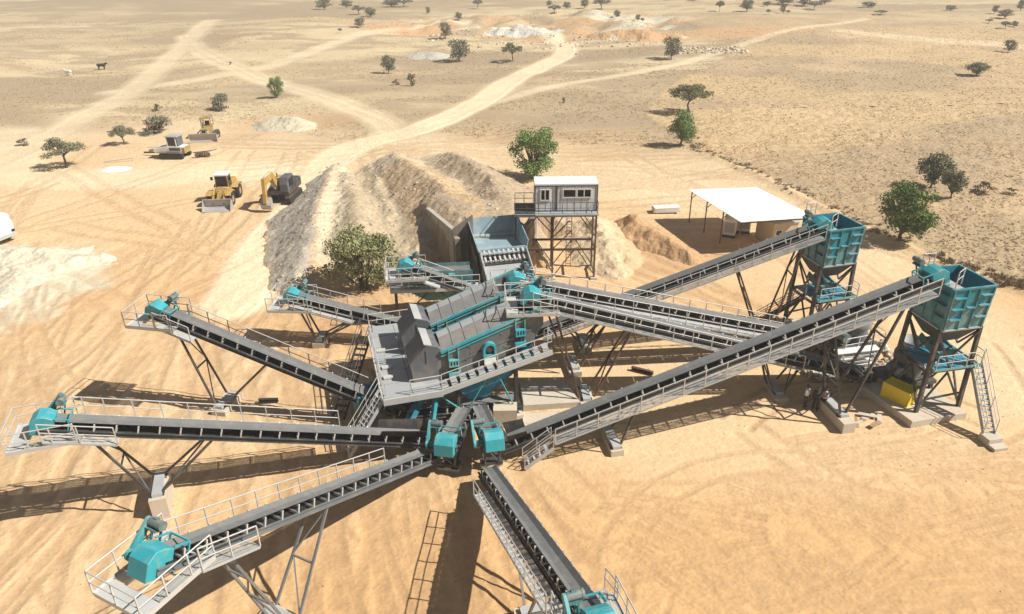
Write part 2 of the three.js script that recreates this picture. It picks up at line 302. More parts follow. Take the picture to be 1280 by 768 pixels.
function groundZone(name, x0, x1, z0, z1, W, H, nx, nz, bumpM) {
  const Z = { x0, x1, z0, z1, W, H }; const road = new Float32Array(W * H), rut = new Float32Array(W * H);
  for (const r of ROADS) stamp(road, Z, smooth(r.p), r.w, r.k, r.soft || 0.4);
  for (const t of TRACKS) { const s = smooth(t.p); if (!s.some((q) => q[0] > x0 - 5 && q[0] < x1 + 5 && q[1] > z0 - 5 && q[1] < z1 + 5)) continue; for (const sgn of [-1, 1]) stamp(rut, Z, offsetLine(s, sgn * t.gauge / 2), t.w, t.k, 0.5); }
  Z.rut = rut;
  const col = new Uint8Array(W * H * 4), bmp = new Uint8Array(W * H * 4);
  for (let j = 0; j < H; j++) for (let i = 0; i < W; i++) {
    const x = x0 + (i + 0.5) / W * (x1 - x0), z = z0 + (j + 0.5) / H * (z1 - z0), o = j * W + i;
    const c = groundCol(x, z, road[o], rut[o]); const k = o * 4;
    col[k] = enc(c[0]); col[k + 1] = enc(c[1]); col[k + 2] = enc(c[2]); col[k + 3] = 255;
    const fm = fieldMask(x, z), b = clamp01(0.5 + (fbm(x * 3.1, z * 3.1, 3) - 0.5) * (0.55 + 0.5 * fm) + (vn(x * 9, z * 9) - 0.5) * 0.25 - rut[o] * 0.6 + rut[o] * 0.3 * vn(x * 5, z * 5));
    bmp[k] = bmp[k + 1] = bmp[k + 2] = b * 255; bmp[k + 3] = 255;
  }
  const map = toTex(col, W, H, true, false), bump = toTex(bmp, W, H, false, false);
  Z.h = (x, z) => { const i = Math.min(W - 1, Math.max(0, Math.floor((x - x0) / (x1 - x0) * W))), j = Math.min(H - 1, Math.max(0, Math.floor((z - z0) / (z1 - z0) * H))); return baseH(x, z) + fineH(x, z) * (0.25 + 0.75 * footprint(x, z)) - 0.07 * rut[j * W + i]; };
  const pos = new Float32Array((nx + 1) * (nz + 1) * 3), uv = new Float32Array((nx + 1) * (nz + 1) * 2), idx = [];
  for (let j = 0; j <= nz; j++) for (let i = 0; i <= nx; i++) {
    const x = x0 + i / nx * (x1 - x0), z = z0 + j / nz * (z1 - z0), o = j * (nx + 1) + i;
    const edge = i === 0 || j === 0 || i === nx || j === nz;
    pos[3 * o] = x; pos[3 * o + 1] = edge ? baseH(x, z) + fineH(x, z) * (0.25 + 0.75 * footprint(x, z)) : Z.h(x, z); pos[3 * o + 2] = z; uv[2 * o] = i / nx; uv[2 * o + 1] = j / nz;
    if (i < nx && j < nz) idx.push(o, o + nx + 1, o + 1, o + 1, o + nx + 1, o + nx + 2);
  }
  const g = new THREE.BufferGeometry(); g.setAttribute('position', new THREE.BufferAttribute(pos, 3)); g.setAttribute('uv', new THREE.BufferAttribute(uv, 2)); g.setIndex(idx); g.computeVertexNormals();
  const m = part(name, g, new THREE.MeshStandardMaterial({ map, bumpMap: bump, bumpScale: bumpM, roughness: 0.97 }), null, 'structure'); scene.add(m); ZONES.push(Z); return m;
}
groundZone('ground', -62, 66, -64, -12, 2048, 1400, 640, 260, 0.055);
groundZone('ground_001', -110, 110, -130, -64, 2048, 1024, 550, 200, 0.14);
groundZone('plain', -330, 330, -430, -130, 2048, 1536, 440, 240, 0.3);
used.ground = 1; used.plain = 0;
function gh(x, z) { for (const Z of ZONES) if (x >= Z.x0 && x <= Z.x1 && z >= Z.z0 && z <= Z.z1) return Z.h(x, z); return -0.1; }
{ // the same dry plain on to the horizon and round behind the viewpoint, a hand below the detailed sheets
  const g = new THREE.PlaneGeometry(8000, 8000); g.rotateX(-Math.PI / 2); const u = g.attributes.uv; for (let i = 0; i < u.count; i++) u.setXY(i, u.getX(i) * 8000 / 90, u.getY(i) * 8000 / 90);
  g.translate(0, -2.6, 0);
  const tex = grimeTex(512, (u2, v) => { const n = tnoise(u2, v, 6, 6), c = [...COL.grass]; mix3(c, COL.grass2, ss(0.45, 0.7, n) * 0.8); mix3(c, COL.straw, ss(0.5, 0.7, tnoise(u2 + 0.4, v, 3, 4)) * 0.6); return c; });
  scene.add(part(numbered('plain'), g, new THREE.MeshStandardMaterial({ map: tex, roughness: 1 }), null, 'structure'));
}

// ---------- heaps: heightfields on the ground ----------
function ridgeH(x, z, R, slope) { // highest of a set of sloping ridges; R = list of polylines of [x, h, z]
  let best = -9;
  for (const r of R) for (let i = 0; i < r.length - 1; i++) {
    const [ax, ah, az] = r[i], [bx, bh, bz] = r[i + 1], dx = bx - ax, dz = bz - az, t = clamp01(((x - ax) * dx + (z - az) * dz) / (dx * dx + dz * dz));
    const d = Math.hypot(x - ax - dx * t, z - az - dz * t), h = mix(ah, bh, t) - Math.max(0, d - 0.3) * slope; if (h > best) best = h;
  }
  return best;
}
function heap(name, label, x0, x1, z0, z1, step, hf, cf, texN, bumpM, category = 'heap') {
  const nx = Math.round((x1 - x0) / step), nz = Math.round((z1 - z0) / step), pos = [], uv = [], idx = [], H = [];
  for (let j = 0; j <= nz; j++) for (let i = 0; i <= nx; i++) { const x = x0 + i / nx * (x1 - x0), z = z0 + j / nz * (z1 - z0), h = hf(x, z), g0 = gh(x, z); H.push(h); pos.push(x, g0 + Math.max(h, -0.25), z); uv.push(i / nx, j / nz); }
  for (let j = 0; j < nz; j++) for (let i = 0; i < nx; i++) { const o = j * (nx + 1) + i; if (Math.max(H[o], H[o + 1], H[o + nx + 1], H[o + nx + 2]) < -0.12) continue; idx.push(o, o + nx + 1, o + 1, o + 1, o + nx + 1, o + nx + 2); }
  const g = new THREE.BufferGeometry(); g.setAttribute('position', new THREE.Float32BufferAttribute(pos, 3)); g.setAttribute('uv', new THREE.Float32BufferAttribute(uv, 2)); g.setIndex(idx); g.computeVertexNormals();
  const col = new Uint8Array(texN * texN * 4), bmp = new Uint8Array(texN * texN * 4);
  for (let j = 0; j < texN; j++) for (let i = 0; i < texN; i++) { const x = x0 + (i + 0.5) / texN * (x1 - x0), z = z0 + (j + 0.5) / texN * (z1 - z0), c = cf(x, z, hf(x, z)), k = 4 * (j * texN + i), b = clamp01(0.5 + (fbm(x * 2.2, z * 2.2, 4) - 0.5) * 1.1); const q = 0.84 + 0.32 * vn(x * 5, z * 5); col[k] = enc(c[0] * q); col[k + 1] = enc(c[1] * q); col[k + 2] = enc(c[2] * q); bmp[k] = bmp[k + 1] = bmp[k + 2] = b * 255; col[k + 3] = bmp[k + 3] = 255; }
  const m = part(name, g, new THREE.MeshStandardMaterial({ map: toTex(col, texN, texN, true, false), bumpMap: toTex(bmp, texN, texN, false, false), bumpScale: bumpM, roughness: 0.97 }), null);
  tagTop(m, name, label, category); return m;
}
const GRAVEL = [0.36, 0.33, 0.28], SPOIL = [0.50, 0.345, 0.195], GREYTAN = [0.36, 0.28, 0.195], PALE = [0.62, 0.51, 0.355];
const rampR = [
  [[-23.2, 0.6, -97], [-22.6, 1.5, -89], [-20.6, 3.0, -75], [-19.3, 2.5, -66], [-19.3, 1.5, -60.5], [-19.2, 0.3, -57]],
  [[-20.6, 1.5, -89], [-16.4, 3.4, -74], [-14.6, 3.2, -66], [-14.2, 1.0, -61]],
  [[-15.3, 2.8, -94], [-9.5, 4.6, -79], [-5.5, 5.0, -69], [-3.2, 5.2, -65]],
  [[-10, 2.2, -98], [-5.6, 3.6, -87.5], [-2.1, 4.2, -78.5], [-0.5, 4.6, -68], [-1.6, 5.2, -64.5]],
  [[-12.5, 2.6, -70], [-10.5, 1.6, -62.5]],
];
const rampH = (x, z) => {
  let h = 0; for (const r of rampR) h += Math.exp(3.2 * ridgeH(x, z, [r], 0.52)); h = Math.log(h) / 3.2; h = Math.max(h, Math.min(2.6, ridgeH(x, z, [[[-16, 2.4, -84], [-12, 2.6, -70]], [[-12, 3, -86], [-3, 4.3, -70]]], 0.4)));
  h += (fbm(x * 0.3, z * 0.3, 3) - 0.5) * 0.6 + (fbm(x * 1.4 + 3, z * 1.4, 4) - 0.5) * 0.42;
  h *= ss(-106, -92, z); // runs out at the road
  const zb = (x + 1.2) * 0.218 + (z + 58.9) * 0.976, wx = -5.1 + (z + 59.7) * 0.39; // behind the hopper's back wall; line of the left wing wall
  if (z > -68.5 && x < wx - 0.2) h = Math.min(h, 3.3 * clamp01((-59.2 - z) / 8.4) - 0.1 + Math.max(0, wx - x - 0.6) * 0.5);
  else if (x >= wx - 0.2 && z > -70) { h = Math.min(h + 0.6, 5.0) - Math.max(0, x - 1.0) * 1.1; if (zb > -2.75 || z > -60.0) h = -1; }
  return h - 0.15;
};
heap('earth_ramp', 'long tan and grey ramp of tipped earth and gravel rising to the concrete wall', -34, 12, -108, -52, 0.3, rampH, (x, z, h) => {
  const n = fbm(x * 0.5, z * 0.5, 4), n2 = fbm(x * 0.15 + 7, z * 0.12, 3), c = [...SPOIL], w = (n - 0.5) * 2.2;
  const near = (r) => -ridgeH(x, z, [rampR[r].map((q) => [q[0], 0, q[2]])], 1); // distance to a crest line
  const d0 = near(0), d1 = near(1), d2 = near(2), d3 = near(3), m = Math.min(d0, d1, d2, d3);
  if (m === d3) mix3(c, GREYTAN, 0.8); else if (m === d1) mix3(c, [0.44, 0.355, 0.24], 0.9); else if (m === d2) mix3(c, GREYTAN, ss(0.5, 0.66, n2 * 0.5 + n * 0.5) * 0.7 + (x < -9.5 + (z + 79) * 0.38 ? 0.35 : 0));
  const xl = -20.5 + (z + 75) * 0.165; // west of the first crest: grey gravel; on it and east of it a pale track
  mix3(c, PALE, ss(1.8, 0.8, Math.abs(x - xl - 1.5 + w * 0.4)) * ss(-60.5, -63, z) * 0.95);
  mix3(c, GRAVEL, ss(0.5, -0.6, x - xl + w * 0.4) * 0.9); mix3(c, PALE, ss(-86, -97, z + w * 2) * 0.85); mix3(c, PALE, 0.35 * ss(0.58, 0.72, fbm(x * 0.9, z * 0.9, 3)));
  mix3(c, COL.sand, ss(0.3, -0.1, h) * 0.8); return c;
}, 1024, 0.16, 'ramp');
heap('sand_heap', 'pale tan heap of sand at the foot of the cabin tower', 4, 14, -75, -58.5, 0.2, (x, z) => ridgeH(x, z, [[[8.6, 2.0, -71], [9.3, 1.7, -64.5], [9.6, 0.8, -61.5]]], 0.55) + (fbm(x * 0.8, z * 0.8, 4) - 0.5) * 0.8, (x, z, h) => { const c = [0.60, 0.47, 0.31]; mix3(c, SPOIL, ss(9.5, 11.5, x + (fbm(x, z, 2) - 0.5) * 2) * 0.8); return c; }, 384, 0.18);
heap('earth_bank', 'orange bank of dug earth between the cabin tower and the white roofed shed', 10, 22, -76, -60, 0.2, (x, z) => ridgeH(x, z, [[[12.6, 1.5, -72], [14.6, 1.3, -68], [17, 0.6, -64]]], 0.6) + (fbm(x * 0.7, z * 0.7, 4) - 0.5) * 1.0, () => [0.47, 0.29, 0.15], 384, 0.18, 'bank');
heap('stone_dust_heap', 'low pale greenish heap of stone dust on the left edge of the yard', -58, -34, -74, -44, 0.25, (x, z) => ridgeH(x, z, [[[-50, 1.1, -66], [-44, 1.0, -65.5], [-40.2, 0.5, -65]], [[-47.5, 0.9, -66], [-45, 0.7, -61], [-44, 0.2, -56]]], 0.3) + (fbm(x * 0.5, z * 0.5, 4) - 0.5) * 1.1 - 0.1, (x, z) => { const c = [...COL.pale]; mix3(c, [0.42, 0.40, 0.33], ss(0.55, 0.75, fbm(x * 0.6, z * 0.6, 4)) * 0.6); return c; }, 512, 0.15);
heap('white_gravel_heap', 'rounded whitish gravel heap behind the bulldozers', -46, -28, -130, -110, 0.3, (x, z) => ridgeH(x, z, [[[-38.5, 1.5, -121.5], [-35.5, 1.5, -120]]], 0.38) + (fbm(x * 0.6, z * 0.6, 4) - 0.5) * 0.9, () => [0.54, 0.475, 0.35], 256, 0.15);
heap('quarry_stone_heap', 'white heap of broken stone in the far quarry', -12, 24, -262, -232, 0.6, (x, z) => ridgeH(x, z, [[[-2, 1.3, -246], [6, 1.9, -245], [12, 1.2, -247]]], 0.3) + (fbm(x * 0.3, z * 0.3, 4) - 0.5) * 1.4, () => [0.60, 0.565, 0.49], 256, 0.3);
heap('quarry_spoil_heap', 'tan spoil heap with boulders right of the white quarry heap', 22, 62, -252, -216, 0.6, (x, z) => ridgeH(x, z, [[[30, 1.9, -236], [38, 2.3, -232], [50, 1.2, -230]]], 0.35) + (fbm(x * 0.22, z * 0.22, 4) - 0.5) * 2.4, (x, z) => { const c = [...COL.red]; mix3(c, COL.pale, ss(0.5, 0.65, fbm(x * 0.2, z * 0.2, 3)) * 0.8); return c; }, 256, 0.3);
heap('grey_stone_heap', 'small grey stone heap left of the white quarry heap', -30, -12, -214, -196, 0.5, (x, z) => ridgeH(x, z, [[[-24, 1.1, -206], [-20, 1.2, -205]]], 0.3) + (fbm(x * 0.4, z * 0.4, 3) - 0.5) * 0.7, () => [0.46, 0.43, 0.37], 128, 0.2);
// ================= belt conveyors =================
const GEO = {};
function idlerGeo(bw) {
  const k = 'i' + bw; if (GEO[k]) return GEO[k]; const b = mb(), r = mb(), h = bw / 2 + 0.07;
  for (const s of [-1, 1]) { b.bar([0, -0.26, s * (h + 0.06)], [0, 0.13, s * (h + 0.01)], 0.07, 0.05); b.bar([0, 0.12, s * (h + 0.01)], [0, 0.05, s * (h - 0.1)], 0.06, 0.04); }
  b.bar([0, -0.22, -h], [0, -0.22, h], 0.08, 0.06);
  r.rod([0, -0.10, -bw * 0.2], [0, -0.10, bw * 0.2], 0.06, 8);
  for (const s of [-1, 1]) r.rod([0, -0.09, s * bw * 0.22], [0, 0.05, s * (bw / 2 + 0.02)], 0.06, 8);
  return (GEO[k] = [b.geo(), r.geo()]);
}
GEO.post = mb().bar([0, 0, 0], [0, 1.05, 0], 0.05, 0.05).geo();
function stair(parent, a, b, w, mat = M.galvDull, railMat = M.galv, name = 'stair') { // a = foot, b = top, [x,y,z]
  const A = V3(a), B = V3(b), d = new THREE.Vector3(B.x - A.x, 0, B.z - A.z).normalize(), lat = new THREE.Vector3(-d.z, 0, d.x), T = sub(name, parent);
  const off = (p, s, h = 0) => p.clone().addScaledVector(lat, s * w / 2).add(new THREE.Vector3(0, h, 0));
  for (const s of [-1, 1]) part('stringer', mb().bar(off(A, s), off(B, s), 0.05, 0.24).geo(), mat, T);
  const n = Math.round((B.y - A.y) / 0.24), tg = new THREE.BoxGeometry(0.24, 0.045, w - 0.06); boxUV(tg);
  for (let i = 1; i < n; i++) { const p = part('tread', tg, railMat, T); p.position.copy(A.clone().lerp(B, i / n)); p.rotation.y = Math.atan2(-d.z, d.x); }
  for (const s of [-1, 1]) { const r = mb(); r.rod(off(A, s, 1.0), off(B, s, 1.0), 0.03); r.rod(off(A, s, 0.55), off(B, s, 0.55), 0.025); const k = Math.ceil(A.distanceTo(B) / 1.5); for (let i = 0; i <= k; i++) { const p = A.clone().lerp(B, i / k); r.rod(off(p, s), off(p, s, 1.0), 0.026); } r.build('handrail', railMat, T); }
  return T;
}
function railRun(parent, pts, mat = M.galv, gap = 1.3) { // pts [x,y,z] at deck level
  const r = mb(); for (let i = 0; i < pts.length - 1; i++) for (const h of [0.55, 1.05]) r.rod([pts[i][0], pts[i][1] + h, pts[i][2]], [pts[i + 1][0], pts[i + 1][1] + h, pts[i + 1][2]], h > 1 ? 0.03 : 0.026);
  const hr = r.build('handrail', mat, parent);
  for (let i = 0; i < pts.length - 1; i++) { const a = V3(pts[i]), b = V3(pts[i + 1]), n = Math.max(1, Math.round(a.distanceTo(b) / gap)); for (let j = 0; j <= n; j++) { if (j === n && i < pts.length - 2) continue; const p = part('handrail_post', GEO.post, mat, hr); p.position.copy(a.lerp(b, j / n)); a.set(...pts[i]); } }
  return hr;
}
function conveyor(o) {
  const [tx, th, tz] = o.tail, [hx, hh, hz] = o.head, rot = Math.atan2(-(hz - tz), hx - tx), Lh = Math.hypot(hx - tx, hz - tz), al = Math.atan2(hh - th, Lh), L = Math.hypot(Lh, hh - th);
  const g = thing('belt_conveyor', o.label, 'conveyor', [tx, 0, tz], rot, o.group), bw = o.bw || 0.78, ca = Math.cos(al), sa = Math.sin(al), near = Math.cos(rot) >= 0 ? 1 : -1;
  const S = (s, t, n) => new THREE.Vector3(s * ca - n * sa, th + s * sa + n * ca, t);
  const inc = new THREE.Matrix4().makeRotationZ(al).setPosition(0, th, 0), INC = (m) => { m.applyMatrix4(inc); return m; };
  const st = o.steel || M.channel, hb = bw / 2;
  { // carrying belt, troughed
    const b = mb(), pr = [[-hb, 0.13], [-bw * 0.22, 0], [bw * 0.22, 0], [hb, 0.13]], N = Math.ceil(L / 2);
    for (let i = 0; i < N; i++) for (let j = 0; j < 3; j++) { const s0 = L * i / N, s1 = L * (i + 1) / N; b.quad(S(s0, pr[j][0], pr[j][1]).toArray(), S(s0, pr[j + 1][0], pr[j + 1][1]).toArray(), S(s1, pr[j + 1][0], pr[j + 1][1]).toArray(), S(s1, pr[j][0], pr[j][1]).toArray()); }
    const hd = []; for (let k = 0; k < 6; k++) { const a = Math.PI / 2 - Math.PI * k / 5; hd.push([L + Math.cos(a) * 0.32, -0.3 + Math.sin(a) * 0.32]); }
    for (let k = 0; k < 5; k++) b.quad(S(hd[k][0], -hb, hd[k][1]).toArray(), S(hd[k][0], hb, hd[k][1]).toArray(), S(hd[k + 1][0], hb, hd[k + 1][1]).toArray(), S(hd[k + 1][0], -hb, hd[k + 1][1]).toArray());
    b.build('belt', M.belt, g);
    part('return_belt', INC(mb().box(L / 2, -0.42, 0, L, 0.02, bw).geo()), M.rubber, g);
    part('head_drum', INC(mb().rod([L, -0.3, -hb - 0.05], [L, -0.3, hb + 0.05], 0.29, 16).geo()), M.dark, g);
    part('tail_drum', INC(mb().rod([0, -0.25, -hb - 0.05], [0, -0.25, hb + 0.05], 0.25, 14).geo()), M.frame, g);
  }
  for (const s of [-1, 1]) { // stringers
    const b = mb(); b.box(L / 2 - 0.1, -0.38, s * (hb + 0.13), L + 0.5, 0.26, 0.06); b.box(L / 2 - 0.1, -0.262, s * (hb + 0.17), L + 0.5, 0.025, 0.12); b.box(L / 2 - 0.1, -0.5, s * (hb + 0.17), L + 0.5, 0.025, 0.12);
    part('stringer', INC(b.geo()), st, g);
  }
  { const b = mb(); for (let s = 0.5; s < L; s += 2) b.bar([s, -0.58, -hb - 0.1], [s, -0.58, hb + 0.1], 0.08); for (let s = 0.5; s < L - 2; s += 4) { b.bar([s, -0.58, -hb - 0.1], [s + 2, -0.58, hb + 0.1], 0.06); } part('cross_bracing', INC(b.geo()), st, g, 'stuff'); }
  const [ig, rg] = idlerGeo(bw);
  for (let s = 0.6; s < L - 0.4; s += o.pitch || 1.0) { const i = part('idler', ig, M.galv, g); const p = S(s, 0, 0); i.position.copy(p); i.rotation.z = al; part('roller', rg, M.frame, i); }
  // walkways: side -1/1 in near (towards the viewpoint) / far terms
  for (const w of o.walk || []) {
    const sd = w.side * near, t0 = hb + 0.25, t1 = t0 + (w.w || 0.7), n = -0.5, s0 = w.s0 ?? 1, s1 = w.s1 ?? L - 0.2;
    if (w.deck !== false) {
      for (let s = s0; s < s1 - 0.1; s += 1.5) { const e = Math.min(s + 1.47, s1); part('grating', INC(mb().box((s + e) / 2, n, sd * (t0 + t1) / 2, e - s, 0.03, t1 - t0).geo()), w.solid ? M.galvDull : M.grating, g); }
      const b = mb(); b.box((s0 + s1) / 2, n - 0.05, sd * t1, s1 - s0, 0.09, 0.05); for (let s = s0 + 0.2; s < s1; s += 1.5) { b.bar([s, n - 0.06, sd * hb], [s, n - 0.06, sd * t1], 0.06); b.bar([s, n - 0.5 + 0.35, sd * hb], [s, n - 0.06, sd * t1], 0.05); }
      part('walkway_bracket', INC(b.geo()), M.galvDull, g);
      if (w.treads) for (let s = s0 + 0.2; s < s1; s += 0.5) part('tread', INC(mb().box(s, n + 0.03, sd * (t0 + t1) / 2, 0.1, 0.06, t1 - t0).geo()), M.galv, g);
    }
    if (w.rail !== false) {
      const tr = w.railT === undefined ? t1 : w.railT, r = mb(), up = (s, h) => { const p = S(s, sd * tr, n); p.y += h; return p; };
      const a0 = w.r0 ?? s0, a1 = w.r1 ?? s1;
      r.rod(up(a0, 1.05), up(a1, 1.05), 0.03); r.rod(up(a0, 0.55), up(a1, 0.55), 0.026);
      const hr = r.build('handrail', M.galv, g), np = Math.max(1, Math.round((a1 - a0) / 1.35));
      for (let i = 0; i <= np; i++) { const p = part('handrail_post', GEO.post, M.galv, hr); p.position.copy(up(a0 + (a1 - a0) * i / np, 0)); }
    }
  }
  if (o.skirt) { // feed box over the tail
    const b = mb(), [s0, s1] = o.skirt; for (const s of [-1, 1]) b.slab([s0, 0.1, s * hb], [s1, 0.1, s * hb], [s1, 0.55, s * (hb + 0.22)], [s0, 0.75, s * (hb + 0.3)], 0.03); b.slab([s0, 0.1, -hb], [s0, 0.1, hb], [s0 - 0.15, 0.75, hb + 0.3], [s0 - 0.15, 0.75, -hb - 0.3], 0.03);
    part('skirt_board', INC(b.geo()), o.skirtMat || M.tealDark, g);
  }
  if (o.hood !== false) { // head chute housing with an inspection hatch, and the drive
    const w = hb + 0.1, b = mb();
    b.prism([[L - 0.5, -0.15], [L - 0.5, 0.26], [L - 0.12, 0.36], [L + 0.22, 0.34], [L + 0.5, 0.02], [L + 0.5, -0.64], [L - 0.2, -0.64], [L - 0.2, -0.15]], -w, w, 0.03);
    const hd = part('head_housing', INC(b.geo()), M.teal, g);
    part('hatch', INC(mb().add(new THREE.BoxGeometry(0.26, 0.03, 0.36), new THREE.Matrix4().makeRotationZ(-0.86).setPosition(L + 0.37, 0.19, 0)).geo()), M.teal, hd);
    const fr = mb(); for (const s of [-1, 1]) { fr.bar([L - 1.15, -0.3, s * w], [L - 1.15, 0.34, s * w], 0.06); fr.bar([L - 1.15, 0.34, s * w], [L - 0.5, 0.34, s * w], 0.06); } fr.bar([L - 1.15, 0.34, -w], [L - 1.15, 0.34, w], 0.06);
    part('head_frame', INC(fr.geo()), M.teal, g);
    const ds = (o.drive || -1) * near;
    const gd = mb(); gd.add(new THREE.BoxGeometry(1.35, 0.3, 0.13), new THREE.Matrix4().makeRotationZ(2.05).setPosition(L - 0.28, 0.25, ds * (hb + 0.62)));
    gd.rod([L, -0.3, ds * (hb + 0.56)], [L, -0.3, ds * (hb + 0.68)], 0.24, 14); gd.rod([L - 0.57, 0.8, ds * (hb + 0.56)], [L - 0.57, 0.8, ds * (hb + 0.68)], 0.16, 12);
    part('belt_guard', INC(gd.geo()), M.teal, g);
    const m = mb(); m.rod([L - 0.6, 0.8, ds * (hb + 0.54)], [L - 0.6, 0.8, ds * (hb + 0.0)], 0.17, 14); m.rod([L - 0.6, 0.8, ds * hb], [L - 0.6, 0.8, ds * (hb - 0.1)], 0.185, 14); m.box(L - 0.6, 0.96, ds * (hb + 0.28), 0.16, 0.1, 0.18);
    const mo = part('drive_motor', INC(m.geo()), M.motor, g);
    const bk = mb(); bk.box(L - 0.6, 0.6, ds * (hb + 0.28), 0.46, 0.05, 0.56); for (const q of [-0.2, 0.2]) bk.bar([L - 0.6 + q, -0.3, ds * (hb + 0.2)], [L - 0.6 + q, 0.6, ds * (hb + 0.2)], 0.07); bk.rod([L - 0.05, -0.3, ds * (hb + 0.14)], [L - 0.05, -0.3, ds * (hb + 0.5)], 0.18, 12);
    part('motor_bracket', INC(bk.geo()), M.tealDark, g);
  }
  if (o.platform) { // level service deck wrapped round the head: two wings, a front, toe boards, rails
    const yb = S(L, 0, 0).y - 0.85, x0 = S(L, 0, 0).x, P = { b: 1.5, f: 1.6, w: hb + 0.85, iw: hb + 0.28, ...(o.platform === true ? {} : o.platform) }, y = yb, k = (n, b, m = M.grating) => b.build(n, m, g);
    for (const s of [-1, 1]) k('grating', mb().box(x0 - P.b / 2 + 0.1, y, s * (P.w + P.iw) / 2, P.b + 0.6, 0.04, P.w - P.iw));
    for (const s of [-1, 1]) k('grating', mb().box(x0 + 0.45 + (P.f - 0.45 - 0.75) / 2 - 0.02, y, s * (P.w + P.iw) / 2, P.f - 1.22, 0.04, P.w - P.iw));
    k('grating', mb().box(x0 + P.f - 0.36, y, 0, 0.74, 0.04, P.w * 2), M.galv);
    const tb = mb(); for (const s of [-1, 1]) { tb.box(x0 + (P.f - P.b) / 2, y - 0.02, s * P.w, P.f + P.b, 0.2, 0.04); tb.box(x0 + (P.f - P.b) / 2 - 0.4, y - 0.1, s * P.iw, P.f + P.b - 0.8, 0.14, 0.05); } tb.box(x0 + P.f, y - 0.02, 0, 0.04, 0.2, P.w * 2 - 0.05); tb.box(x0 + P.f - 0.74, y - 0.1, 0, 0.05, 0.14, P.iw * 2);
    for (const q of [-P.b + 0.2, -0.3]) tb.bar([x0 + q, y - 0.1, -P.w], [x0 + q, y - 0.1, P.w], 0.08);
    k('toe_board', tb, M.galv);
    const rail = (pts) => { const r = mb(); for (let i = 0; i < pts.length - 1; i++) for (const h of [0.55, 1.05]) { const a = pts[i], b = pts[i + 1]; r.rod([a[0], y + h, a[1]], [b[0], y + h, b[1]], h > 1 ? 0.03 : 0.026); } const hr = k('handrail', r, M.galv); for (let i = 0; i < pts.length; i++) { const a = pts[i], b = pts[Math.min(i + 1, pts.length - 1)], n = Math.max(1, Math.round(Math.hypot(b[0] - a[0], b[1] - a[1]) / 1.2)); for (let j = 0; j < n; j++) { const p = part('handrail_post', GEO.post, M.galv, hr); p.position.set(a[0] + (b[0] - a[0]) * j / n, y, a[1] + (b[1] - a[1]) * j / n); } } };
    rail([[x0 - P.b, -P.w], [x0 + P.f, -P.w], [x0 + P.f, P.w], [x0 - P.b, P.w]]);
  }
  if (o.steps) stair(g, o.steps[0], o.steps[1], 0.7);
  for (const tr of o.trestles || []) { // V-shaped steel legs from one footing
    const T = sub('trestle', g), fx = tr.x, y0 = tr.y0 ?? 0.6, lw = tr.lw || 0.11, fw = tr.fw || 0.7; const mt = tr.mat || M.frame;
    const tops = tr.tops.map((sx) => [sx, th + sx * Math.tan(al) - 0.62]);
    for (const [sx, y] of tops) {
      const dx = Math.sign(sx - fx) * (tr.split || 0.25);
      for (const s of [-1, 1]) part('leg', mb().bar([fx + dx, y0, s * fw], [sx, y, s * (hb + 0.1)], lw, lw).geo(), mt, T);
      const b = mb(), q = (f, s) => [mix(fx + dx, sx, f), mix(y0, y, f), s * mix(fw, hb + 0.1, f)];
      const nb = Math.max(1, Math.round(y / 2.6)); for (let i = 0; i < nb; i++) { const f0 = i / nb, f1 = (i + 1) / nb; b.bar(q(f0, i % 2 ? 1 : -1), q(f1, i % 2 ? -1 : 1), 0.07); b.bar(q(f1 - 0.02, 1), q(f1 - 0.02, -1), 0.08); }
      part('brace', b.geo(), mt, T);
    }
    part('sole_beam', mb().box(fx, y0 - 0.09, 0, 0.5, 0.2, fw * 2 + 0.5).geo(), tr.soleMat || M.galvDull, T);
    if (tr.block !== false) {
      const f = thing('concrete_footing', tr.label || 'concrete footing', 'footing', [tx + fx * Math.cos(rot), 0, tz - fx * Math.sin(rot)], rot, tr.fgroup);
      const B = tr.block || [0.9, 0.45, 2.4]; const cm = mb(); cm.add(new THREE.BoxGeometry(B[0], B[1] + 0.5, B[2]), new THREE.Matrix4().makeTranslation(0, y0 - 0.2 - (B[1] + 0.5) / 2, 0)); cm.build('block', M.concrete, f);
      const bp = mb(); for (const s of [-1, 1]) bp.box(0, y0 - 0.19 + 0.012, s * fw, 0.7, 0.024, 0.4); bp.build('base_plate', M.frame, f);
    }
  }
  return g;
}
const SP = 'radial stockpile conveyors';
const C1 = conveyor({ label: 'small belt conveyor at upper left below the green bush with white rails both sides', tail: [-6.6, 1.4, -48.4], head: [-16.4, 4.1, -49.0], steel: M.frame, drive: -1, walk: [{ side: -1, s0: 3.5, rail: true, w: 0.4 }, { side: 1, s0: 5.2, rail: true, w: 0.5 }], platform: true,
  trestles: [{ x: 8.1, tops: [9.4, 5.0], label: 'concrete footing under the small upper left conveyor', fw: 0.5, block: [0.9, 0.4, 1.8] }] });
const C2 = conveyor({ label: 'long belt conveyor, second from the top on the left, head over open sand', tail: [-6.4, 1.2, -37.9], head: [-22.4, 7.1, -41.1], steel: M.frame, drive: -1, skirt: [0.3, 3], skirtMat: M.rubber, walk: [{ side: -1, s0: 3, s1: 15.6, rail: true, w: 0.25, deck: false }, { side: 1, s0: 14.2, s1: 16.6, rail: true, w: 0.6 }], platform: true,
  trestles: [{ x: 12.9, tops: [15.0, 9.2], split: 0.35, label: 'concrete footing under the second left conveyor', block: [1.0, 0.4, 2.2] }] });
